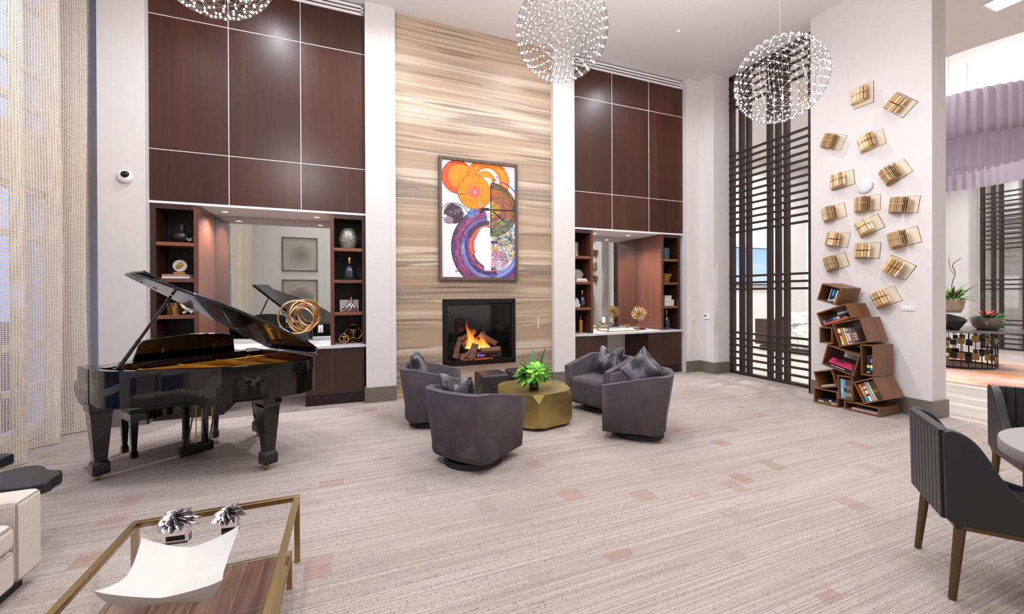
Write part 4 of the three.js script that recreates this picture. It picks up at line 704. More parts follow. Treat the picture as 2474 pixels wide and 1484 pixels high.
// ottomans
{
  const mk = (x, z, l) => { const t = thing('cube_ottoman', l, 'ottoman', [x, 0, z], 0.0, 'dark cube ottomans before the fireplace'); obj('body', metric(box(0.42, 0.405, 0.42, 0, 0.2225, 0, 0.035)), M.ottoman, t); obj('foot', [[-1, -1], [1, -1], [-1, 1], [1, 1]].map(([a, b]) => cyl(0.02, 0.018, 0.022, a * 0.17, 0.011, b * 0.17, 12)), M.black, t);
    const s = 0.2115, k = (pts) => pts.map((p, i) => rod(p, pts[(i + 1) % pts.length], 0.0018, 5)); obj('stitching', [...k([[-s, 0.40, 0], [0, 0.435 - 0.008, 0], [0, 0.426, 0]]).slice(0, 0), rod([-0.2, 0.405, s], [0, 0.2, s], 0.002, 5), rod([0.2, 0.405, s], [0, 0.2, s], 0.002, 5), rod([-s, 0.405, 0.2], [-s, 0.2, 0], 0.002, 5), rod([-s, 0.405, -0.2], [-s, 0.2, 0], 0.002, 5)], M.ottoman, t); };
  mk(2.0, 0.66, 'dark leather cube ottoman showing left of the succulent bowl'); mk(2.52, 0.62, 'dark leather cube ottoman half hidden behind the succulent bowl');
}
// ---------------------------------------------------------------- globe chandeliers
{
  const R = 0.445, ico = mergeVertices(new THREE.IcosahedronGeometry(R, 5).deleteAttribute('normal').deleteAttribute('uv'), 1e-4), P = ico.attributes.position, I = ico.index, seen = new Set(), edges = [];
  for (let i = 0; i < I.count; i += 3) for (const [a, b] of [[0, 1], [1, 2], [2, 0]]) { const p = I.getX(i + a), q = I.getX(i + b), k = Math.min(p, q) * 100000 + Math.max(p, q); if (!seen.has(k)) { seen.add(k); edges.push([p, q]); } }
  const at = (i, k = 1) => [P.getX(i) * k, P.getY(i) * k, P.getZ(i) * k];
  const wires = [], leds = [];
  for (const [p, q] of edges) { wires.push(rod(at(p), at(q), 0.0011, 3)); wires.push(rod(at(p, 0.982), at(q, 0.982), 0.0011, 3)); }
  for (let i = 0; i < P.count; i++) { const d = V3(...at(i)).normalize(), l = new THREE.SphereGeometry(1, 7, 5); l.scale(0.0065, 0.0085, 0.0065); l.applyQuaternion(new THREE.Quaternion().setFromUnitVectors(V3(0, 1, 0), d)); leds.push(l.translate(...at(i, 0.975))); }
  const wg = merged(wires), lg = merged(leds), ledMat = new THREE.MeshStandardMaterial({ color: '#ffffff', emissive: '#fff0e8', emissiveIntensity: 90 });
  [[-0.93, 4.13, 3.02, 'glowing wire globe chandelier over the piano, cut off by the top edge'], [1.93, 4.16, 3.05, 'glowing wire globe chandelier hanging before the travertine wall'], [4.36, 3.93, 3.50, 'glowing wire globe chandelier hanging before the lattice screen']].forEach(([x, y, z, l], i) => {
    const t = thing('globe_chandelier', l, 'chandelier', [x, y, z], i * 0.7, 'globe chandeliers');
    const w = stuff(obj('wire_frame', wg, M.wire, t)); const b = stuff(obj('led_bulbs', lg, ledMat, t)); b.castShadow = false;
    obj('cord', rod([0, R, 0], [0, CEIL - y, 0], 0.0022, 6), M.steel, t); obj('ceiling_canopy', cyl(0.06, 0.06, 0.025, 0, CEIL - y - 0.0125, 0, 24), M.white, t);
    const p = new THREE.PointLight(LV.ballC, LV.ball, 0, 2); p.position.set(x, y, z); p.castShadow = true; p.shadow.radius = 12; p.name = 'chandelier_glow'; scene.add(p);
  });
}
// ---------------------------------------------------------------- sheer curtains
{
  function curtainGeo(z0, z1, wave, y0, y1) {
    const N = Math.ceil((z1 - z0) / 0.012), ny = 40, pos = [], uv = [], idx = []; let s = 0, px, pz;
    for (let i = 0; i <= N; i++) {
      const z = lerp(z0, z1, i / N), x = wave(z); if (i) s += Math.hypot(x - px, z - pz); px = x; pz = z;
      for (let j = 0; j <= ny; j++) { const y = lerp(y0, y1, j / ny); pos.push(x + 0.012 * Math.sin(z * 9 + y * 1.3) * (1 - j / ny), y, z + 0.02 * Math.sin(y * 0.9 + z * 4)); uv.push(s, y); }
      if (i < N) for (let j = 0; j < ny; j++) { const o = i * (ny + 1) + j; idx.push(o, o + ny + 1, o + 1, o + 1, o + ny + 1, o + ny + 2); }
    }
    const g = new THREE.BufferGeometry(); g.setAttribute('position', new THREE.Float32BufferAttribute(pos, 3)); g.setAttribute('uv', new THREE.Float32BufferAttribute(uv, 2)); g.setIndex(idx); g.computeVertexNormals(); return g;
  }
  const folds = [[1.20, 0.13, 0.17], [0.92, 0.05, 0.03], [0.58, 0.09, 0.14], [0.36, 0.05, 0.03], [0.16, 0.07, 0.15], [-0.03, 0.05, 0.12], [1.55, 0.12, 0.12], [1.9, 0.11, 0.1]];
  const w1 = (z) => { let x = -3.13; for (const [c, w, h] of folds) x += h * 1.5 * Math.exp(-((z - c) ** 2) / (w * w)); return x + 0.012 * Math.sin(z * 41); };
  const w2 = (z) => -3.02 + 0.08 * Math.sin(z * 13) + 0.03 * Math.sin(z * 5.3 + 1);
  const rod1 = (t, a, b) => obj('curtain_track', bx(-3.12, -2.9, CEIL - 0.03, CEIL - 0.002, a, b), M.white, t);
  const mk = (z0, z1, w, l) => { const t = thing('sheer_curtain', l, 'curtain', [0, 0, 0], 0, 'open-weave sheer curtains'); obj('cloth', curtainGeo(z0, z1, w, 0.015, CEIL - 0.03), M.curtain, t); rod1(t, z0, z1); };
  mk(-0.14, 2.2, w1, 'floor-length cream open-weave sheer curtain at the left edge beside the piano');
  mk(5.6, 8.1, w2, 'floor-length sheer curtain in the corner seen in the piano mirror');
}
// what the window looks out on
{
  const gd = obj('outdoor_ground', bx(-40, RX0 - 0.26, -0.2, -0.05, -30, 40), std('#3a3c40', 0.9)); gd.userData = { kind: 'structure' };
  const b = thing('neighbouring_house', 'grey gabled house outside, glimpsed through the sheer curtain', 'building', [-12.5, 0, -2.2]);
  obj('wall', bx(-3, 3, 0, 6.2, -4, 4), std('#5d5f6e', 0.9), b);
  obj('roof', (() => { const g = extrude([[-4.4, 6.2], [4.4, 6.2], [0, 9.0]], 6.6); g.rotateY(Math.PI / 2).translate(-3.3, 0, 0); return g; })(), std('#2e2e38', 0.9), b);
  for (let i = 0; i < 3; i++) for (let j = 0; j < 2; j++) obj('window', bx(2.98, 3.03, 1.2 + j * 2.6, 2.8 + j * 2.6, -2.9 + i * 2.3, -1.7 + i * 2.3), phys('#8d93b8', 0.1), b);
}
// ---------------------------------------------------------------- things on the shelves
{
  const D = (name, label, cat, x, y, z, geos, m, group) => { const t = thing(name, label, cat, [x, y, z], 0, group); for (const [n, g, mm] of geos) obj(n, g, mm ?? m, t); return t; };
  const S = [0.871, 1.3545, 1.8335, 2.3065];
  const blackClay = phys('#1d1b1e', 0.35), whiteM = std('#dcd8d4', 0.5), navy = phys('#141d2c', 0.08, { clearcoat: 1, clearcoatRoughness: 0.05 }), tealG = phys('#3c6468', 0.15, { clearcoat: 0.8 });
  const ribbed = (pts, n, k) => { const g = lathe(pts, 72), p = g.attributes.position; for (let i = 0; i < p.count; i++) { const a = Math.atan2(p.getZ(i), p.getX(i)), s = 1 + k * Math.sin(a * n); p.setX(i, p.getX(i) * s); p.setZ(i, p.getZ(i) * s); } g.computeVertexNormals(); return g; };
  // left tower
  D('ribbed_vase', 'black ribbed vase with a narrow neck on the top shelf behind the piano lid', 'vase', -2.09, S[3], -0.2, [['body', ribbed([[0, 0], [0.07, 0], [0.115, 0.06], [0.118, 0.10], [0.085, 0.145], [0.04, 0.165], [0.034, 0.24], [0.04, 0.255], [0.03, 0.25], [0.025, 0.17], [0, 0.16]], 26, 0.025)]], blackClay);
  { const r = rngOf(41), g = []; for (let i = 0; i < 9; i++) g.push(new THREE.TorusGeometry(0.018, 0.007, 6, 12).rotateX(r() * 3).rotateY(r() * 3).translate(-0.04 + r() * 0.09, 0.025 + r() * 0.03, (r() - 0.5) * 0.04)); D('coral_ornament', 'small silver coral ornament beside the black ribbed vase', 'ornament', -1.962, S[3] + 0.004, -0.07, [['body', g]], M.chrome); }
  D('leaf_plaque', 'round white plaque with a gold leaf standing on a small gold block', 'ornament', -2.10, S[2] + 0.062, -0.16, [['disc', cyl(0.078, 0.078, 0.018, 0, 0.112, 0, 32).applyMatrix4(new THREE.Matrix4().makeTranslation(0, 0.112, 0).multiply(new THREE.Matrix4().makeRotationX(Math.PI / 2)).multiply(new THREE.Matrix4().makeTranslation(0, -0.112, 0))), whiteM], ['base', bx(-0.065, 0.065, 0, 0.03, -0.03, 0.03, 0.003), M.gold], ['gold_leaf', [(() => { const g = new THREE.SphereGeometry(1, 12, 8); g.scale(0.028, 0.058, 0.008); return spun(g, 0, 0, -0.75).translate(0, 0.112, 0.012); })(), ...[-2, -1, 0, 1, 2].map((k) => rod([k * 0.016, 0.112 + k * 0.015, 0.02], [k * 0.016 - 0.02, 0.112 + k * 0.015 + 0.028, 0.013], 0.0022, 5))], M.gold]], whiteM);
  const bookLie = (x, y, z, w, h, d, cov, lab, text) => { const t = thing('book', lab, 'book', [x, y, z], 0, 'books lying on the shelves'); obj('cover', [bx(-w / 2, w / 2, 0, 0.003, -d / 2, d / 2), bx(-w / 2, w / 2, h - 0.003, h, -d / 2, d / 2), bx(-w / 2, w / 2, 0, h, d / 2 - 0.004, d / 2)], std(cov, 0.5), t); obj('pages', bx(-w / 2 + 0.004, w / 2 - 0.004, 0.003, h - 0.003, -d / 2 + 0.003, d / 2 - 0.005), std('#e8e1d2', 0.9), t); };
  bookLie(-2.115, S[2], -0.17, 0.30, 0.034, 0.22, '#d9d7e0', 'grey-white book under the tan book, below the gold leaf plaque'); bookLie(-2.125, S[2] + 0.034, -0.17, 0.28, 0.027, 0.21, '#b98662', 'tan book directly under the gold leaf plaque');
  { const g = []; for (let i = 0; i < 9; i++) { const a = i / 9 * 6.283; g.push(rod([0.072 * Math.cos(a), 0, 0.072 * Math.sin(a)], [0.08 * Math.cos(a + 0.3), 0.155, 0.08 * Math.sin(a + 0.3)], 0.004, 6)); } for (let k = 0; k < 8; k++) g.push(new THREE.TorusGeometry(0.072 + k * 0.001, 0.004, 6, 24).rotateX(Math.PI / 2).translate(0, 0.006 + k * 0.0205, 0)); D('wire_basket', 'gold wire basket ornament beside the white knot', 'basket', -2.165, S[1] + 0.003, -0.17, [['frame', g]], M.gold); }
  D('knot_ornament', 'white ceramic knot ornament beside the gold wire basket', 'ornament', -2.0, S[1] + 0.003, -0.10, [['body', [tube([[-0.07, 0.14, 0], [-0.03, 0.09, 0.02], [0.02, 0.05, 0], [0.06, 0.02, 0.02]], 0.019, 20, 10), tube([[-0.05, 0.019, 0.01], [0.0, 0.06, -0.02], [0.04, 0.09, 0.02], [0.06, 0.05, 0], [0.075, 0.019, -0.02]], 0.017, 24, 10)]]], whiteM);
  D('teal_jar', 'glossy teal ceramic jar on the counter behind the piano', 'jar', -2.10, S[0], -0.17, [['body', ribbed([[0, 0], [0.12, 0], [0.15, 0.05], [0.152, 0.12], [0.125, 0.17], [0.12, 0.185], [0.13, 0.20], [0.115, 0.2], [0, 0.17]], 4, 0.004)]], tealG);
  // tower between mirror and chimney
  { const core = lathe([[0, 0], [0.06, 0.005], [0.11, 0.09], [0.122, 0.17], [0.115, 0.24], [0.08, 0.30], [0.055, 0.315], [0.045, 0.30], [0, 0.29]], 40), t = thing('textured_vase', 'tall oval silver pebble-textured vase on the top shelf', 'vase', [-0.01, S[3], -0.17], 0); obj('body', core, std('#9a9a8e', 0.35, { metalness: 0.6 }), t);
    const bumps = []; for (let k = 0; k < 15; k++) { const y = 0.02 + k * 0.0195, rr = 0.06 + 0.064 * Math.sin(Math.min(1, (y + 0.02) / 0.31) * Math.PI * 0.86 + 0.18), n = 30; for (let i = 0; i < n; i++) { const a = (i + (k % 2) * 0.5) / n * 6.283; const g = new THREE.IcosahedronGeometry(0.011, 0); g.scale(1.1, 0.8, 0.5); g.rotateY(Math.PI / 2 - a); bumps.push(g.translate(rr * Math.cos(a), y, rr * Math.sin(a))); } } stuff(obj('pebble_relief', bumps, std('#c4c3b6', 0.3, { metalness: 0.65 }), t)); }
  const bottle = (label, x, y, z, w, h, neck) => D('glass_bottle', label, 'bottle', x, y, z, [['body', lathe([[0, 0], [w * 0.85, 0], [w, h * 0.12], [w, h * 0.38], [w * 0.8, h * 0.56], [w * 0.35, h * 0.68], [w * 0.28, h * 0.74], [0, h * 0.74]], 32)], ['stopper', lathe([[0, h * 0.72], [w * 0.27, h * 0.72], [w * 0.27, h], [0, h]], 20), M.gold]], navy, 'dark glass bottles with gold stoppers');
  bottle('dark blue glass bottle with a gold neck below the silver textured vase', 0.005, S[2], -0.16, 0.1, 0.345);
  { const t = D('agate_block', 'pale grey stone bookend block behind the silver figure', 'ornament', 0.0, S[1], -0.2, [['slab', bx(-0.135, 0.135, 0, 0.18, -0.02, 0.02, 0.004)]], std('#c4b8b2', 0.5)); const r = rngOf(51); D('silver_figure', 'crumpled polished silver figure before the pale stone block', 'ornament', 0.01, S[1], -0.12, [['body', [tube([[-0.09, 0.02, 0], [-0.04, 0.07, 0.02], [0.0, 0.12, 0.0], [0.02, 0.19, 0]], 0.024, 16, 7), tube([[0.09, 0.02, 0], [0.07, 0.06, 0.02], [0.03, 0.11, 0.0], [0.01, 0.16, 0]], 0.022, 16, 7), tube([[-0.02, 0.015, 0.03], [0.02, 0.05, 0.04], [0.0, 0.1, 0.03]], 0.02, 14, 7), ball(0.02, 0.02, 0.205, 0, 10, 8)]]], M.chrome); }
  const cage = (label, x, y, z, R, th, dark) => { const dod = new THREE.DodecahedronGeometry(R, 0), e = new THREE.EdgesGeometry(dod, 1), p = e.attributes.position, g = []; for (let i = 0; i < p.count; i += 2) { const a = [p.getX(i), p.getY(i), p.getZ(i)], b = [p.getX(i + 1), p.getY(i + 1), p.getZ(i + 1)], m = a.map((v, k) => (v + b[k]) / 2), L = Math.hypot(...m), mm = m.map((v) => v / L * R); g.push(tube([a, mm, b], th, 8, 6)); } const list = [['cage', g, M.gold]]; if (dark) list.push(['core', ball(R * 0.9, 0, 0, 0, 24, 16), phys('#0b0a0a', 0.1)]); return D('gold_cage_ball', label, 'ornament', x, y + R * 1.0 + th, z, list, M.gold, 'gold pentagon cage balls'); };
  cage('large dark ball under a gold pentagon cage, at the back of the shelf', 0.055, S[0], -0.25, 0.135, 0.008, true); cage('small open gold pentagon cage ball at the shelf front', -0.075, S[0], -0.09, 0.075, 0.006, false);
  // tower right of the chimney
  D('candle_holder', 'glass candle cylinder on a gold foot on the top shelf', 'candle holder', 3.95, S[3], -0.15, [['cylinder', lathe([[0.042, 0.09], [0.045, 0.09], [0.045, 0.26], [0.042, 0.26], [0.042, 0.09]], 28), phys('#ffffff', 0.05, { transmission: 0.9, thickness: 0 })], ['foot', lathe([[0, 0], [0.07, 0], [0.072, 0.02], [0.05, 0.035], [0.06, 0.055], [0.068, 0.075], [0.05, 0.09], [0, 0.09]], 28), M.brass]], M.brass);
  { const r = rngOf(61), pts = []; for (let i = 0; i < 18; i++) { const a = r() * 6.283, q = 0.3 + 0.7 * r(); pts.push(V3(0.12 * Math.cos(a) * q, 0.02 + r() * 0.15, 0.1 * Math.sin(a) * q)); } pts.push(V3(0.05, 0, 0.04), V3(-0.06, 0, 0.03), V3(0.0, 0, -0.06), V3(0.115, 0.08, 0.02), V3(-0.115, 0.09, 0.02), V3(0, 0.175, 0.02)); D('faceted_stone', 'faceted taupe stone ornament on two white books', 'ornament', 4.0, S[2] + 0.063, -0.15, [['body', new ConvexGeometry(pts)]], new THREE.MeshStandardMaterial({ color: '#9b9189', roughness: 0.5, flatShading: true })); }
  bookLie(4.03, S[2], -0.15, 0.24, 0.028, 0.2, '#e6e2de', 'lower white book under the faceted stone'); bookLie(4.02, S[2] + 0.028, -0.15, 0.22, 0.034, 0.19, '#f0eeec', 'upper white book under the faceted stone');
  bottle('dark blue glass bottle with a gold neck beside a white crystal', 4.09, S[1], -0.16, 0.08, 0.32);
  { const r = rngOf(71), g = []; for (let i = 0; i < 7; i++) { const h = 0.06 + r() * 0.13, x = -0.06 + i * 0.02; g.push(M.prism([[0.012, 0], [0.014, h * 0.8], [0.001, h]]).rotateY(r()).rotateZ((r() - 0.5) * 0.35).translate(x, 0, (r() - 0.5) * 0.05)); } D('crystal_cluster', 'white crystal cluster beside the dark blue bottle', 'ornament', 3.935, S[1] + 0.004, -0.12, [['crystals', g]], phys('#e2dfe4', 0.2)); }
  for (const [x, l] of [[3.895, 'slim gold bottle at the left edge of the lowest shelf'], [4.055, 'slim gold bottle with a finial, right one of the gold pair']]) D('gold_bottle', l, 'bottle', x, S[0], -0.16, [['body', lathe([[0, 0], [0.048, 0], [0.05, 0.01], [0.05, 0.24], [0.045, 0.25], [0.012, 0.255], [0.012, 0.285], [0, 0.285]], 24), M.gold], ['finial', ball(0.014, 0, 0.30, 0, 10, 8), M.gold]], M.gold, 'slim gold bottles');
  // far tower
  { const t = D('teal_lantern', 'teal glass jar with a studded silver edge on the top shelf by the light switch', 'jar', 6.07, S[3], -0.16, [['body', lathe([[0, 0], [0.085, 0], [0.09, 0.02], [0.09, 0.2], [0.075, 0.215], [0, 0.215]], 28), phys('#27505c', 0.15)], ['lid_band', lathe([[0.075, 0.215], [0.092, 0.217], [0.092, 0.232], [0, 0.235]], 28), M.silver]], tealG); const st = []; for (let k = 0; k < 7; k++) st.push(ball(0.008, -0.085, 0.025 + k * 0.027, 0.03, 8, 6)); obj('studs', st, M.chrome, t); }
  { const r = rngOf(81), g = []; for (let k = 0; k < 5; k++) for (let i = 0; i < 11; i++) { const a = (i + k * 0.5) / 11 * 6.283, rr = 0.055 + 0.012 * k; g.push(new THREE.TorusGeometry(0.017, 0.0055, 5, 10).rotateY(-a + Math.PI / 2).translate(rr * Math.cos(a), 0.02 + k * 0.034, rr * Math.sin(a))); } D('coral_bowl', 'openwork gold coral bowl on a shelf by the light switch', 'bowl', 6.09, S[2] + 0.004, -0.16, [['body', g], ['foot', new THREE.TorusGeometry(0.05, 0.006, 6, 24).rotateX(Math.PI / 2).translate(0, 0.006, 0)]], M.gold); }
  const wbox = (l, x, y, w, h) => D('white_box', l, 'box', x, y, -0.16, [['body', bx(-w / 2, w / 2, 0, h * 0.66, -0.08, 0.08, 0.003)], ['lid', bx(-w / 2 - 0.002, w / 2 + 0.002, h * 0.68, h, -0.082, 0.082, 0.003)], ['clasp', bx(-0.012, 0.012, h * 0.6, h * 0.74, 0.08, 0.085, 0.002), M.silver]], std('#dfd6d0', 0.5), 'stacked white boxes');
  wbox('larger white lidded box, bottom of the stacked pair', 6.11, S[1], 0.235, 0.125); wbox('smaller white lidded box on top of the larger one', 6.08, S[1] + 0.126, 0.165, 0.085);
  bottle('tall dark glass bottle with a gold neck on the counter below the white boxes', 6.10, S[0], -0.16, 0.075, 0.40);
  // ring sculpture on the counter
  { const t = thing('ring_sculpture', 'sculpture of interlocking gold rings on a black block behind the piano', 'sculpture', [-0.69, 0.871, -0.33]);
    obj('base', bx(-0.09, 0.11, 0, 0.15, -0.07, 0.07, 0.004), std('#2a2830', 0.4), t);
    const ring = (R, r, x, y, z, ry, rx) => obj('ring', new THREE.TorusGeometry(R, r, 12, 64).rotateX(rx).rotateY(ry).translate(x, y, z), std('#dfb27c', 0.3, { metalness: 1 }), t);
    ring(0.245, 0.013, -0.035, 0.41, 0.05, 0.12, 0.05); ring(0.19, 0.012, 0.02, 0.36, 0.02, -0.35, 0.1); ring(0.225, 0.012, 0.06, 0.43, -0.06, 0.55, -0.1); ring(0.165, 0.011, 0.09, 0.45, -0.03, -0.7, 0.05); ring(0.205, 0.012, 0.03, 0.40, -0.02, 0.75, 0.15); }
  bookLie(-1.02, 0.871, -0.28, 0.3, 0.03, 0.22, '#d9d6d2', 'white book under the gold dish on the counter behind the piano'); 
  D('gold_dish', 'shallow gold dish on a white book behind the piano', 'dish', -1.02, 0.902, -0.28, [['dish', lathe([[0, 0], [0.06, 0], [0.13, 0.03], [0.128, 0.034], [0.058, 0.006], [0, 0.006]], 32)]], M.gold);
  // tray and starburst
  { const t = thing('gold_tray', 'rectangular gold tray with a clear rim on the alcove counter', 'tray', [4.98, 0.871, -0.27]), w = 0.37, d = 0.19;
    obj('base', bx(-w, w, 0, 0.018, -d, d, 0.003), M.gold, t); obj('tray_bed', bx(-w + 0.015, w - 0.015, 0.018, 0.021, -d + 0.015, d - 0.015), std('#e7e2dd', 0.3), t);
    for (const [x, z] of [[-w, -d], [w, -d], [-w, d], [w, d]]) obj('corner_post', [box(0.025, 0.1, 0.025, x * 0.97, 0.055, z * 0.95, 0.002), box(0.10, 0.024, 0.026, x * 0.88, 0.096, z * 0.95, 0.002), box(0.026, 0.024, 0.09, x * 0.97, 0.096, z * 0.8, 0.002)], M.gold, t);
    obj('clear_rim', [bx(-w, w, 0.055, 0.10, d - 0.012, d - 0.008), bx(-w, w, 0.055, 0.10, -d + 0.008, -d + 0.012), bx(-w + 0.008, -w + 0.012, 0.055, 0.10, -d, d), bx(w - 0.012, w - 0.008, 0.055, 0.10, -d, d)], M.glass, t); }
  { const t = thing('starburst_ornament', 'gold starburst ornament on a stem beside the tray', 'ornament', [5.50, 0.871, -0.28]); obj('base', bx(-0.09, 0.12, 0, 0.03, -0.06, 0.06, 0.003), std('#2a2527', 0.5), t); obj('stem', rod([0, 0.03, 0], [0, 0.33, 0], 0.006), M.gold, t);
    const n = 90; for (let i = 0; i < n; i++) { const y = 1 - 2 * (i + 0.5) / n, a = i * 2.39996, q = Math.sqrt(1 - y * y), d = [q * Math.cos(a), y, q * Math.sin(a)], L = 0.145 + 0.02 * ((i * 7) % 5) / 5; obj('ray', rod([0, 0.33, 0], [d[0] * L, 0.33 + d[1] * L, d[2] * L], 0.002, 5, 0.0062), std('#d9b98a', 0.3, { metalness: 0.9 }), t); } }
  // wall plates, thermostat, camera, router
  const plate = (name, l, cat, x, y, z, turn) => { const t = thing(name, l, cat, [x, y, z], turn); obj('plate', box(0.075, 0.12, 0.008, 0, 0, 0.004, 0.003), M.white, t); obj('rocker', box(0.034, 0.07, 0.008, 0, 0, 0.009, 0.002), std('#e4e2e0', 0.4), t); };
  plate('light_switch', 'white light switch on the wall right of the white boxes', 'switch', 6.562, 1.115, 0.1, 0);
  { const t = thing('thermostat', 'small white thermostat with a dark display near the lattice screen', 'thermostat', [6.749, 1.14, 0.28], -Math.PI / 2); obj('case', box(0.13, 0.1, 0.022, 0, 0, 0.011, 0.006), M.white, t); obj('display', box(0.04, 0.036, 0.003, -0.03, 0.012, 0.023), M.black, t); }
  plate('mirror_outlet', 'white outlet in a steel plate low on the piano mirror', 'outlet', -0.43, 1.06, -0.738, 0);
  plate('mirror_outlet', 'pair outlet on the alcove mirror left of the starburst', 'outlet', 4.95, 1.06, -0.723, 0);
  { const t = thing('security_camera', 'white dome security camera on the pier beside the curtain', 'camera', [-2.565, 3.08, 0.1]); const sh = lathe([[0, 0], [0.078, 0], [0.08, 0.012], [0.072, 0.035], [0.05, 0.052], [0, 0.055]], 32); sh.rotateX(Math.PI / 2); obj('housing', sh, M.white, t); const g = new THREE.SphereGeometry(0.045, 24, 12, 0, 6.3, 0, Math.PI / 2); g.rotateX(Math.PI / 2); obj('dome', g.translate(0.012, 0.022, 0.035), phys('#0a0a0c', 0.05), t); }
  { const t = thing('wifi_router', 'round white wireless router on the wall among the open books', 'router', [6.879, 3.13, 2.965], -Math.PI / 2); const g = lathe([[0, 0], [0.095, 0], [0.1, 0.012], [0.092, 0.03], [0.06, 0.04], [0, 0.042]], 40); g.rotateX(Math.PI / 2); obj('housing', g, std('#d3d2da', 0.35), t); obj('glow_ring', new THREE.TorusGeometry(0.03, 0.0025, 6, 32).translate(0, 0, 0.042), new THREE.MeshStandardMaterial({ color: '#ffffff', emissive: '#a9b4ff', emissiveIntensity: 0.8 }), t); }
  { const t = thing('multi_switch', 'wide white switch plate below the open books', 'switch', [6.879, 1.40, 3.45], -Math.PI / 2); obj('plate', box(0.135, 0.06, 0.01, 0, 0, 0.005, 0.003), M.white, t); for (const x of [-0.04, 0, 0.04]) obj('rocker', box(0.022, 0.034, 0.006, x, 0, 0.012, 0.002), std('#dcd9d6', 0.4), t); }
  // framed relief art on the wall that the mirror shows
  const relief = (l, y0, flip) => { const t = thing('framed_relief', l, 'artwork', [-1.6, y0, RZ1], Math.PI, 'framed strip-relief artworks'), w = 0.555, h = 0.59, f = 0.035;
    obj('frame', [bx(-w, w, h - f, h, 0, 0.06), bx(-w, w, -h, -h + f, 0, 0.06), bx(-w, -w + f, -h, h, 0, 0.06), bx(w - f, w, -h, h, 0, 0.06)].map((g) => metric(g)), std('#6b6058', 0.6), t); obj('backing', bx(-w + f, w - f, -h + f, h - f, 0.002, 0.012), std('#c9bfb2', 0.8), t);
    const pale = [], dark = []; for (let i = 0; i < 26; i++) for (let j = 0; j < 15; j++) { const u = (i - 12.5) / 12.5, v = (j - 7) / 7, q = flip ? smooth(0.1, 0.9, 1 - Math.abs(v - 0.5 * (1 - u * u) + 0.4) * 1.2) : Math.exp(-(u * u * 2.2 + v * v * 2.6)); const wd = lerp(0.004, 0.013, q); (q > 0.28 ? dark : pale).push(box(wd, 0.058, 0.012, u * 0.47 * (1 - 0.14 * q) , v * 0.46, 0.018)); }
    stuff(obj('pale_strips', pale, std('#8d8378', 0.7), t)); stuff(obj('dark_strips', dark, std('#211e1d', 0.7), t)); };
  relief('upper framed strip-relief artwork, reflected in the piano mirror', 3.03, false); relief('lower framed strip-relief artwork, reflected in the piano mirror', 1.55, true);
}
// ---------------------------------------------------------------- leaning bookcase of tilted boxes, fronts at x = 6.36
const SB = [[2.791, 1.592, 0.268, 0.252, -16.4, 1], [2.850, 1.292, 0.416, 0.210, 21.4, 0], [3.049, 1.066, 0.366, 0.336, 16.6, 0], [2.748, 1.001, 0.174, 0.232, 1.0, 1], [2.931, 0.674, 0.421, 0.310, -14.2, 0], [3.255, 0.718, 0.151, 0.410, 1.0, 1], [2.735, 0.370, 0.262, 0.249, 16.8, 1], [2.993, 0.297, 0.188, 0.329, 1.8, 1], [3.270, 0.316, 0.260, 0.296, 25.4, 1], [2.742, 0.112, 0.322, 0.218, 0, 1], [3.185, 0.062, 0.414, 0.119, 0, 1]];
{
  const t = thing('leaning_bookcase', 'walnut bookcase of tilted open boxes stacked against the wall of books', 'bookcase', [6.36, 0, 0]), th = 0.017, D = 0.44;
  for (const [z, y, w, h, ang, back] of SB) {
    const b = new THREE.Group(); b.name = 'shelf_box'; t.add(b); b.position.set(0, y, z); b.rotation.x = -ang * Math.PI / 180;
    const W = w / 2, Hh = h / 2;
    for (const [g, turn] of [[bx(0, D, Hh - th, Hh, -W, W, 0.0015), true], [bx(0, D, -Hh, -Hh + th, -W, W, 0.0015), true], [bx(0, D, -Hh + th, Hh - th, -W, -W + th, 0.001), false], [bx(0, D, -Hh + th, Hh - th, W - th, W, 0.001), false]]) obj('board', metric(g, turn), M.boxWood, b);
    if (back) obj('back_board', metric(bx(D - 0.012, D - 0.002, -Hh + th, Hh - th, -W + th, W - th)), M.boxWood, b);
  }
}
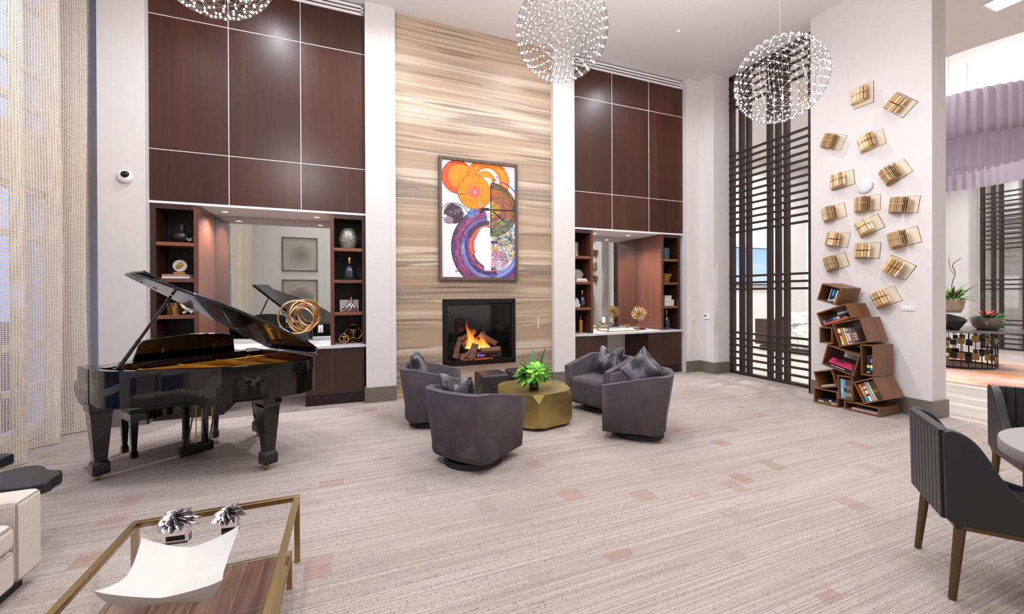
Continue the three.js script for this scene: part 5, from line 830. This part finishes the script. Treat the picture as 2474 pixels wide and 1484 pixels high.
{
  const pagesM = std('#e4dccb', 0.9);
  const titled = (text, bg, fg, w = 512, h = 64) => canvasTex(w, h, (c, W, H) => { c.fillStyle = bg; c.fillRect(0, 0, W, H); c.fillStyle = fg; c.font = `bold ${Math.round(H * 0.56)}px sans-serif`; c.textAlign = 'center'; c.textBaseline = 'middle'; c.fillText(text, W / 2, H / 2 + 2); });
  // a: offset along the box from its left inner side; stand: upright or lying; b0: height above the box floor
  function book(bi, stand, a, b0, t, L, d, colour, label, o = {}) {
    const [z, y, w, h, ang] = SB[bi], g = thing('book', label, 'book', [6.36, 0, 0], 0, `books in the leaning bookcase`), th = 0.0175, x0 = o.x ?? 0.03;
    g.position.y = y; g.position.z = z; g.rotation.x = -ang * Math.PI / 180;
    const z0 = -w / 2 + th + a, y0 = -h / 2 + th + b0 + 0.0005, c = 0.0022, m = std(colour, 0.45);
    if (stand) { obj('cover', [bx(x0, x0 + d, y0, y0 + L, z0, z0 + c), bx(x0, x0 + d, y0, y0 + L, z0 + t - c, z0 + t), bx(x0, x0 + c * 1.5, y0, y0 + L, z0, z0 + t)], m, g); obj('pages', bx(x0 + c * 1.5, x0 + d - 0.004, y0 + 0.003, y0 + L - 0.003, z0 + c, z0 + t - c), pagesM, g); } else { obj('cover', [bx(x0, x0 + d, y0, y0 + c, z0, z0 + L), bx(x0, x0 + d, y0 + t - c, y0 + t, z0, z0 + L), bx(x0, x0 + c * 1.5, y0, y0 + t, z0, z0 + L)], m, g); obj('pages', bx(x0 + c * 1.5, x0 + d - 0.004, y0 + c, y0 + t - c, z0 + 0.003, z0 + L - 0.003), pagesM, g); }
    if (o.bands) for (const [k0, k1, col] of o.bands) obj('spine_band', stand ? bx(x0 - 0.0006, x0 + 0.001, y0 + L * k0, y0 + L * k1, z0 + 0.0015, z0 + t - 0.0015) : bx(x0 - 0.0006, x0 + 0.001, y0 + 0.002, y0 + t - 0.002, z0 + L * k0, z0 + L * k1), std(col, 0.5), g);
    if (o.text) { const p = new THREE.PlaneGeometry(L * 0.94, t * 0.8); p.rotateY(-Math.PI / 2); if (stand) p.rotateX(Math.PI / 2 * (o.flip ?? 1)); p.translate(x0 - 0.0012, stand ? y0 + L / 2 : y0 + t / 2, stand ? z0 + t / 2 : z0 + L / 2); obj('spine_title', p, std('#ffffff', 0.5, { map: titled(o.text, o.bg ?? colour, o.fg ?? '#ffffff') }), g); }
    return g;
  }
  // top box
  book(0, true, 0.108, 0, 0.010, 0.185, 0.2, '#e9e6e4', 'thin white book in the topmost box'); book(0, true, 0.119, 0, 0.019, 0.182, 0.2, '#1b2142', 'navy book beside the thin white one in the topmost box', { bands: [[0.05, 0.2, '#b9c0d8']] }); book(0, true, 0.139, 0, 0.024, 0.19, 0.2, '#1a2a55', 'navy book with a bright blue band in the topmost box', { bands: [[0.5, 0.95, '#2f8fd0'], [0.05, 0.2, '#9fb4c8']] }); book(0, true, 0.164, 0, 0.023, 0.185, 0.2, '#22263c', 'dark book with pale green marks in the topmost box', { bands: [[0.1, 0.3, '#b9c98a'], [0.5, 0.8, '#4a4658']] }); book(0, true, 0.188, 0, 0.019, 0.19, 0.2, '#e6ded2', 'cream book at the right end of the topmost box', { bands: [[0.02, 0.22, '#d9b87c']] });
  // second box
  book(1, false, 0.01, 0, 0.026, 0.31, 0.24, '#d4563a', 'orange book lying at the bottom of the second box'); book(1, false, 0.005, 0.0265, 0.036, 0.29, 0.23, '#23283f', 'dark navy book lying on the orange one', { bands: [[0.02, 0.1, '#9aa4d0'], [0.5, 0.64, '#4f7fae'], [0.66, 0.8, '#b9b4b4']] }); book(1, false, 0.11, 0.063, 0.014, 0.24, 0.2, '#2c2a2e', 'thin black book on top of the pile in the second box');
  // third box
  book(2, true, 0.01, 0, 0.036, 0.235, 0.22, '#e0b25c', 'yellow book with a red label, leftmost in the third box', { bands: [[0.55, 0.72, '#a8252a'], [0.76, 0.97, '#efe3cf'], [0.04, 0.2, '#e6d6b8']] }); book(2, true, 0.048, 0, 0.032, 0.235, 0.22, '#a8823c', 'ochre book beside the yellow one in the third box'); book(2, true, 0.082, 0, 0.022, 0.228, 0.22, '#e2d3cf', 'white book in the middle of the third box'); book(2, true, 0.106, 0, 0.040, 0.20, 0.21, '#d3b8b4', 'dusty pink book in the third box', { bands: [[0.78, 0.9, '#3a3238'], [0.1, 0.18, '#3a3238']] }); book(2, true, 0.148, 0, 0.030, 0.205, 0.2, '#8c6a66', 'plum brown book in the third box'); book(2, true, 0.180, 0, 0.052, 0.185, 0.2, '#5a443e', 'thick brown book with pale lettering in the third box', { bands: [[0.62, 0.72, '#c9b4ac'], [0.44, 0.54, '#c9b4ac'], [0.25, 0.34, '#c9b4ac']] });
  // fifth box
  book(4, false, 0.02, 0, 0.045, 0.335, 0.3, '#17141a', 'black book titled THE CITIES BOOK', { text: 'THE CITIES BOOK', bg: '#17141a', fg: '#f2efec', x: 0.01 }); book(4, false, 0.055, 0.0455, 0.045, 0.30, 0.27, '#c92a63', 'magenta book lying on the black book', { x: 0.015 }); book(4, false, 0.065, 0.091, 0.032, 0.295, 0.25, '#5c1f2c', 'dark red book on top of the magenta one', { bands: [[0.0, 0.2, '#c23a52'], [0.6, 0.9, '#a83648']], x: 0.04 });
  // tall narrow box
  book(5, true, 0.035, 0, 0.038, 0.245, 0.2, '#10192a', 'navy book with yellow lettering in the tall narrow box', { bands: [[0.35, 0.5, '#c9c83a'], [0.08, 0.14, '#b8c0c8']] }); book(5, true, 0.075, 0, 0.030, 0.26, 0.2, '#15203a', 'navy book with a white and teal band in the tall narrow box', { bands: [[0.22, 0.34, '#2fa0b8'], [0.34, 0.48, '#e6f0f2'], [0.6, 0.8, '#8a6a9a']] });
  // lower boxes
  book(6, false, 0.01, 0, 0.014, 0.2, 0.22, '#d8bcb8', 'pale pink book lying in the lower left tilted box'); book(6, false, 0.012, 0.0145, 0.012, 0.17, 0.2, '#e6d2ce', 'thinner pale pink book on top of the other pale pink one');
  book(7, true, 0.004, 0, 0.040, 0.262, 0.24, '#7cc4e0', 'light blue book in the upright lower box', { bands: [[0.3, 0.5, '#98d4ea']] }); book(7, true, 0.046, 0, 0.022, 0.256, 0.22, '#aaa6a8', 'grey book beside the light blue one', { bands: [[0.35, 0.55, '#1f1d22']] }); book(7, true, 0.070, 0, 0.070, 0.26, 0.22, '#4d474a', 'thick charcoal book in the upright lower box', { bands: [[0.1, 0.3, '#8a8486'], [0.5, 0.66, '#77706f']] });
  book(8, true, 0.008, 0, 0.040, 0.238, 0.25, '#e2802a', 'orange and teal book in the tilted lower right box', { bands: [[0.0, 0.34, '#2f98a8'], [0.5, 0.54, '#f0b070'], [0.7, 0.74, '#f0b070']] }); book(8, true, 0.050, 0, 0.036, 0.235, 0.25, '#e4e2e6', 'white and navy book in the tilted lower right box', { bands: [[0.3, 0.42, '#2f3360'], [0.62, 0.7, '#2f3360'], [0.86, 0.97, '#2f3360']] }); book(8, true, 0.088, 0, 0.028, 0.245, 0.25, '#c8b088', 'tan book in the tilted lower right box'); book(8, true, 0.117, 0, 0.030, 0.245, 0.25, '#b4bfae', 'sage green book in the tilted lower right box', { bands: [[0.42, 0.46, '#e2e6dc']] }); book(8, true, 0.150, 0, 0.066, 0.24, 0.25, '#4a3c28', 'thick olive brown book in the tilted lower right box', { bands: [[0.4, 0.55, '#7a6644']] });
  book(9, false, 0.02, 0, 0.030, 0.255, 0.28, '#c9b494', 'cream book at the bottom of the lower left box', { bands: [[0.3, 0.7, '#7a684e']] }); book(9, false, 0.02, 0.0305, 0.028, 0.25, 0.28, '#23202e', 'dark violet book on the cream one in the lower left box', { bands: [[0.62, 0.72, '#e8e6ea']] });
  book(10, false, 0.06, 0, 0.026, 0.30, 0.28, '#bdb0aa', 'pale grey book in the lowest wide box');
}
// ---------------------------------------------------------------- open books hung on the wall
{
  const paper = [std('#d9bd92', 0.85), std('#c39f70', 0.85), std('#e4d0ab', 0.85), std('#b8925f', 0.85)], endp = std('#d9cdb6', 0.85), covers = { k: std('#26211f', 0.6), r: std('#8c2c33', 0.6), t: std('#8a7a66', 0.6) };
  const WB = [[2.946, 4.441, 0, 'k', 1, 'topmost, left of the pair'], [3.367, 4.127, -46, 'k', 1, 'topmost on the right, steeply tilted'], [2.552, 3.917, -26, 't', 0, 'in the second row, nearest the lattice screen'], [3.042, 3.744, 12, 't', 1, 'in the second row, right one'], [2.672, 3.295, 5, 'k', 1, 'left of the round router'], [3.316, 3.229, 27, 't', 0, 'right of the round router, with pale pages'], [2.559, 2.829, 10, 'r', 0, 'in a red cover, below left of the router'], [2.992, 2.877, -1, 't', 0, 'straight below the round router'], [3.410, 2.780, -8, 'r', 0, 'in a red cover at the right edge, upper one'], [3.014, 2.559, 23, 'k', 1, 'tilted up, in the middle of the group'], [2.607, 2.420, -12, 't', 1, 'with rolled pages, just above the lowest left book'], [3.402, 2.336, 12, 'r', 0, 'in a red cover at the right edge, larger one'], [2.989, 2.211, -5, 'k', 1, 'level one with a black cover in the middle'], [2.585, 2.072, 17, 'k', 0, 'lowest on the left, just above the topmost box'], [3.347, 1.950, -32, 'k', 1, 'steeply tilted on the right, above the lowest book'], [3.205, 1.543, 25, 't', 1, 'lowest of all, beside the wide switch plate']];
  const thin = (() => { const g = box(0.0035, 0.19, 0.15, 0, 0, 0.075), p = g.attributes.position; return g; })();
  const loop = (h) => { const s = new THREE.Shape(); s.moveTo(0, 0); s.bezierCurveTo(0.006, 0.04, 0.022, 0.09, 0.019, 0.125); s.bezierCurveTo(0.016, 0.15, -0.016, 0.15, -0.019, 0.125); s.bezierCurveTo(-0.022, 0.09, -0.006, 0.04, 0, 0); const g = new THREE.ExtrudeGeometry(s, { depth: h, bevelEnabled: true, bevelSize: 0.003, bevelThickness: 0.003, bevelSegments: 1, curveSegments: 5 }); g.rotateX(Math.PI / 2).translate(0, h / 2, 0); return g; };   // grows along +z, extruded along y
  const lp = loop(0.082);
  WB.forEach(([z, y, ang, cov, kind, l], n) => {
    const t = thing('open_book', `open wall book with fanned pages, ${l}`, 'open book', [6.879, y, z], -Math.PI / 2, 'open books hung on the wall');
    t.rotation.set(0, -Math.PI / 2, ang * Math.PI / 180, 'YXZ');
    const W = n === 11 ? 0.345 : n === 0 ? 0.25 : 0.315, H = n === 0 ? 0.3 : 0.22;
    obj('cover', [bx(-W / 2, W / 2, -H / 2, H / 2, 0, 0.004, 0.001)], covers[cov], t);
    obj('endpaper', bx(-W / 2 + 0.005, W / 2 - 0.005, -H / 2 + 0.005, H / 2 - 0.005, 0.004, 0.006), endp, t);
    const N = kind ? 9 : 19, r = rngOf(100 + n);
    for (let i = 0; i < N; i++) {
      const k = i / (N - 1), a = lerp(-1.42, kind ? 0.55 : 0.62, Math.pow(k, 1.15)) + (r() - 0.5) * 0.04, m = paper[Math.floor(r() * 4)];
      if (!kind) obj('page', spun(thin.clone(), 0, a, 0).translate(0.012 * k, 0, 0.007), m, t);
      else for (const s of [-1, 1]) obj('page', spun(lp.clone().scale(0.72, 1, 0.95 + 0.1 * r()), 0, a, 0).translate(0.012 * k, s * 0.05, 0.007), m, t);
    }
    if (!kind) obj('page_band', tube([-1.42, -1.1, -0.8, -0.5, -0.2, 0.1, 0.4].map((q) => [0.154 * Math.sin(q) + 0.006, 0, 0.154 * Math.cos(q) + 0.007]), 0.0028, 24, 5), paper[2], t);
  });
}
// ---------------------------------------------------------------- glass coffee table and the nesting table under it
{
  const t = thing('coffee_table', 'brass framed coffee table with a glass top in the left foreground', 'coffee table', [0, 0, 0]);
  const x0 = -1.09, x1 = -0.285, z0 = 3.775, z1 = 5.25, y1 = 0.40, s = 0.03;
  for (const g of [bx(x0, x1, y1 - s, y1, z0, z0 + s, 0.002), bx(x0, x1, y1 - s, y1, z1 - s, z1, 0.002), bx(x0, x0 + s, y1 - s, y1, z0 + s, z1 - s, 0.002), bx(x1 - s, x1, y1 - s, y1, z0 + s, z1 - s, 0.002)]) obj('top_rail', g, M.brass, t);
  for (const [x, z] of [[x0, z0], [x1 - s, z0], [x0, z1 - s], [x1 - s, z1 - s]]) obj('leg', bx(x, x + s, 0, y1 - s, z, z + s, 0.002), M.brass, t);
  obj('glass_top', bx(x0 + s, x1 - s, y1 - 0.014, y1 - 0.004, z0 + s, z1 - s, 0.001), M.glass, t);
  const n = thing('nesting_table', 'low brass framed table with a dark wood top under the glass coffee table', 'side table');
  const a0 = -1.05, a1 = -0.30, b0 = 4.02, b1 = 5.2, h = 0.20, w = 0.026;
  for (const g of [bx(a0, a1, h - w, h, b0, b0 + w, 0.002), bx(a0, a1, h - w, h, b1 - w, b1, 0.002), bx(a0, a0 + w, h - w, h, b0 + w, b1 - w, 0.002), bx(a1 - w, a1, h - w, h, b0 + w, b1 - w, 0.002)]) obj('rail', g, M.brass, n);
  for (const [x, z] of [[a0, b0], [a1 - w, b0], [a0, b1 - w], [a1 - w, b1 - w]]) obj('leg', bx(x, x + w, 0, h - w, z, z + w, 0.002), M.brass, n);
  const bw = (a1 - a0 - 2 * w) / 4; for (let i = 0; i < 4; i++) obj('top_board', metric(bx(a0 + w + i * bw + 0.0008, a0 + w + (i + 1) * bw - 0.0008, h - 0.02, h - 0.004, b0 + w, b1 - w, 0.001), false, i * 0.37, i * 0.61), M.tableWood, n);
}
// white saddle-shaped bowl on the glass
{
  const C = [[-0.90, 4.62], [-0.44, 4.74], [-0.475, 4.29], [-0.885, 4.245]], N = 32, Y0 = 0.4005, K = [-0.67, 4.47];
  const top = (u, v) => {
    const e = 0.17, rnd = 1 - 0.07 * u ** 4 * v ** 4, pu = u * (1 - e * (1 - v * v)) * rnd, pv = v * (1 - e * (1 - u * u)) * rnd, a = (1 - pu) / 2, b = (1 + pu) / 2, c = (1 - pv) / 2, d = (1 + pv) / 2;
    return [C[0][0] * a * c + C[1][0] * b * c + C[2][0] * b * d + C[3][0] * a * d, Y0 + 0.048 + 0.018 * Math.max(u * u, v * v) + 0.062 * Math.pow(Math.abs(u * v), 1.4), C[0][1] * a * c + C[1][1] * b * c + C[2][1] * b * d + C[3][1] * a * d];
  };
  const pos = [], q = (a, b, c, d) => pos.push(...a, ...b, ...c, ...a, ...c, ...d), at = (i) => -1 + 2 * i / N;
  for (let i = 0; i < N; i++) for (let j = 0; j < N; j++) q(top(at(i), at(j)), top(at(i + 1), at(j)), top(at(i + 1), at(j + 1)), top(at(i), at(j + 1)));
  const per = []; for (let i = 0; i < N; i++) per.push([at(i), -1]); for (let i = 0; i < N; i++) per.push([1, at(i)]); for (let i = 0; i < N; i++) per.push([-at(i), 1]); for (let i = 0; i < N; i++) per.push([-1, -at(i)]);
  const R = 6, side = (k, t) => { const T = top(...per[k % per.length]), f = 1 - 0.36 * Math.pow(t, 1.5) - (t > 0 ? 0.012 : 0); return [lerp(K[0], T[0], f), lerp(T[1] - (t > 0 ? 0.004 : 0), Y0, t), lerp(K[1], T[2], f)]; };
  for (let k = 0; k < per.length; k++) { for (let r = 0; r < R; r++) q(side(k, (r + 1) / R), side(k + 1, (r + 1) / R), side(k + 1, r / R), side(k, r / R)); pos.push(K[0], Y0, K[1], ...side(k + 1, 1), ...side(k, 1)); }
  const g = new THREE.BufferGeometry(); g.setAttribute('position', new THREE.Float32BufferAttribute(pos, 3)); g.computeVertexNormals();
  const o = obj('saddle_bowl', toCreasedNormals(g, 0.6), std('#c3c0b8', 0.75)); tag(o, 'white four-pointed saddle-shaped bowl on the glass coffee table', 'bowl');
}
// silver flowers on clear blocks
{
  const flower = (x, z, bw, bh, R, seed, l) => {
    const t = thing('silver_flower', l, 'ornament', [x, 0.3965, z], -0.12, 'silver flowers on acrylic blocks'), r = rngOf(seed);
    obj('acrylic_block', bx(-bw / 2, bw / 2, 0, bh, -0.02, 0.02, 0.002), M.acrylic, t); obj('name_strip', bx(-bw * 0.38, bw * 0.38, bh * 0.18, bh * 0.42, 0.0205, 0.0215), M.black, t);
    for (let ring = 0; ring < 4; ring++) { const n = [13, 11, 8, 6][ring]; for (let i = 0; i < n; i++) { const L = R * [1, 0.85, 0.62, 0.36][ring] * (0.85 + 0.3 * r()), g = new THREE.SphereGeometry(1, 8, 6); g.scale(L * 0.2, L / 2, 0.004).translate(0, L / 2, 0); const p = g.attributes.position; for (let k = 0; k < p.count; k++) { const q = p.getY(k) / L; p.setZ(k, p.getZ(k) + 0.22 * L * q * q + 0.01 * Math.sin(p.getX(k) * 160)); } g.computeVertexNormals(); spun(g, [1.62, 1.35, 1.05, 0.6][ring] + (r() - 0.5) * 0.25, 0, 0); spun(g, 0, (i + ring * 0.5 + r() * 0.3) / n * 6.283, 0); obj('petal', g.translate(0, bh + 0.012 + ring * 0.008, 0), M.silver, t); } }
  };
  flower(-0.795, 4.09, 0.105, 0.10, 0.088, 201, 'silver flower on a clear block, the larger one on the left'); flower(-0.578, 4.085, 0.08, 0.08, 0.072, 202, 'silver flower on a clear block, the smaller one on the right');
}
// ---------------------------------------------------------------- sofa, its far arm and seat in view
{
  const t = thing('sofa', 'cream boucle sofa at the lower left edge', 'sofa', [-2.15, 0, 4.5]);
  const B = (a, b, c, d, e, f, r) => metric(bx(a, b, c, d, e, f, r));
  obj('arm', B(-0.45, 0.50, 0.07, 0.52, -1.12, -0.93, 0.035), M.boucle, t); obj('arm', B(-0.45, 0.50, 0.07, 0.52, 0.93, 1.12, 0.035), M.boucle, t);
  obj('seat_base', B(-0.42, 0.485, 0.07, 0.26, -0.93, 0.93, 0.02), M.boucle, t);
  for (const [a, b] of [[-0.925, -0.005], [0.005, 0.925]]) obj('seat_cushion', B(-0.3, 0.50, 0.262, 0.42, a, b, 0.05), M.boucle, t);
  obj('backrest', B(-0.46, -0.28, 0.07, 0.74, -0.93, 0.93, 0.05), M.boucle, t); obj('plinth', bx(-0.40, 0.44, 0, 0.07, -1.06, 1.06), M.black, t);
}
// black live-edge side tables
{
  const slab = (x, z, s, seed, l, h) => { const r = rngOf(seed), t = thing('slab_side_table', l, 'side table', [x, 0, z], 0, 'black live-edge side tables'), pts = []; const n = 26; for (let i = 0; i < n; i++) { const a = i / n * 6.283, k = 1 + 0.16 * Math.sin(a * 3 + seed) + 0.1 * Math.sin(a * 5 + seed * 2) + 0.05 * (r() - 0.5); pts.push(new THREE.Vector2(s * 1.35 * k * Math.cos(a), s * k * Math.sin(a))); } const sh = new THREE.Shape(); sh.setFromPoints(new THREE.SplineCurve([...pts, pts[0]]).getPoints(80)); const g = extrude(sh, 0.05, 0.012); g.rotateX(-Math.PI / 2).translate(0, h - 0.05, 0); obj('top', g, phys('#15151a', 0.35), t); obj('trunk', lathe([[0, 0], [s * 0.62, 0], [s * 0.5, h * 0.3], [s * 0.55, h * 0.7], [s * 0.7, h - 0.05], [0, h - 0.05]], 14), M.black, t); };
  slab(-2.02, 3.02, 0.20, 3, 'black live-edge side table showing behind the sofa arm', 0.45); slab(-2.50, 2.58, 0.17, 5, 'black live-edge side table cut off by the left edge, at the curtain foot', 0.45);
}
// ---------------------------------------------------------------- dining table and chairs at the right
{
  const t = thing('dining_table', 'round grey pedestal dining table at the right edge', 'table', [3.90, 0, 5.90]);
  obj('table_top', lathe([[0, 0.665], [0.585, 0.665], [0.6, 0.675], [0.6, 0.735], [0.59, 0.742], [0, 0.742]], 72), std('#8e8684', 0.5), t); obj('pedestal', lathe([[0, 0.03], [0.06, 0.03], [0.06, 0.665], [0, 0.665]], 24), M.blackMetal, t); obj('foot', lathe([[0, 0], [0.3, 0], [0.3, 0.015], [0.07, 0.03], [0, 0.03]], 40), M.blackMetal, t);
  function diningChair(label, x, z, a) {
    const c = thing('dining_chair', label, 'dining chair', [x, 0, z], a, 'channelled black leather dining chairs');
    const hw = 0.262;
    // wings: side profiles in (z, y)
    const prof = new THREE.Shape(); prof.moveTo(-0.275, 0.43); prof.lineTo(-0.285, 0.86); prof.quadraticCurveTo(-0.285, 0.895, -0.25, 0.89); prof.bezierCurveTo(-0.14, 0.87, -0.12, 0.74, -0.05, 0.64); prof.bezierCurveTo(0.02, 0.53, 0.12, 0.50, 0.26, 0.475); prof.lineTo(0.26, 0.405); prof.lineTo(-0.2, 0.40); prof.quadraticCurveTo(-0.26, 0.40, -0.275, 0.43);
    for (const s of [-1, 1]) { const g = extrude(prof, 0.034, 0.008, 3, 20); g.rotateY(-Math.PI / 2); g.translate(s > 0 ? hw : -hw + 0.034, 0, 0); obj('side_wing', metric(g), M.leather, c); }
    const n = 9, w = (2 * hw - 0.06) / n; for (let i = 0; i < n; i++) { const xx = -hw + 0.03 + (i + 0.5) * w; obj('back_channel', metric(spun(box(w * 0.99, 0.475, 0.05, 0, 0.2375, 0, 0.007), -0.02, 0, 0).translate(xx, 0.41, -0.262)), M.leather, c); }
    for (let i = 0; i < n; i++) { const xx = -hw + 0.03 + (i + 0.5) * w; obj('seat_channel', metric(box(w * 0.99, 0.075, 0.5, xx, 0.44, 0.005, 0.007)), M.leather, c); }
    obj('seat_frame', [bx(-hw, hw, 0.378, 0.402, -0.24, -0.21, 0.003), bx(-hw, -hw + 0.03, 0.378, 0.402, -0.24, 0.26, 0.003), bx(hw - 0.03, hw, 0.378, 0.402, -0.24, 0.26, 0.003), bx(-hw, hw, 0.378, 0.402, 0.23, 0.26, 0.003)], M.bronze, c);
    for (const [sx, zt, zb] of [[-1, -0.215, -0.25], [1, -0.215, -0.25], [-1, 0.225, 0.25], [1, 0.225, 0.25]]) obj('leg', rod([sx * 0.252, 0, zb], [sx * 0.238, 0.40, zt], 0.0165, 16, 0.024), M.bronze, c);
  }
  diningChair('channelled black leather dining chair nearest the camera, on the right', 3.30, 5.465, Math.atan2(0.626, 0.78));
  diningChair('black leather dining chair beyond the round table, cut off by the right edge', 4.62, 5.33, Math.atan2(-0.80, 0.60));
}
renderer.render(scene, camera);
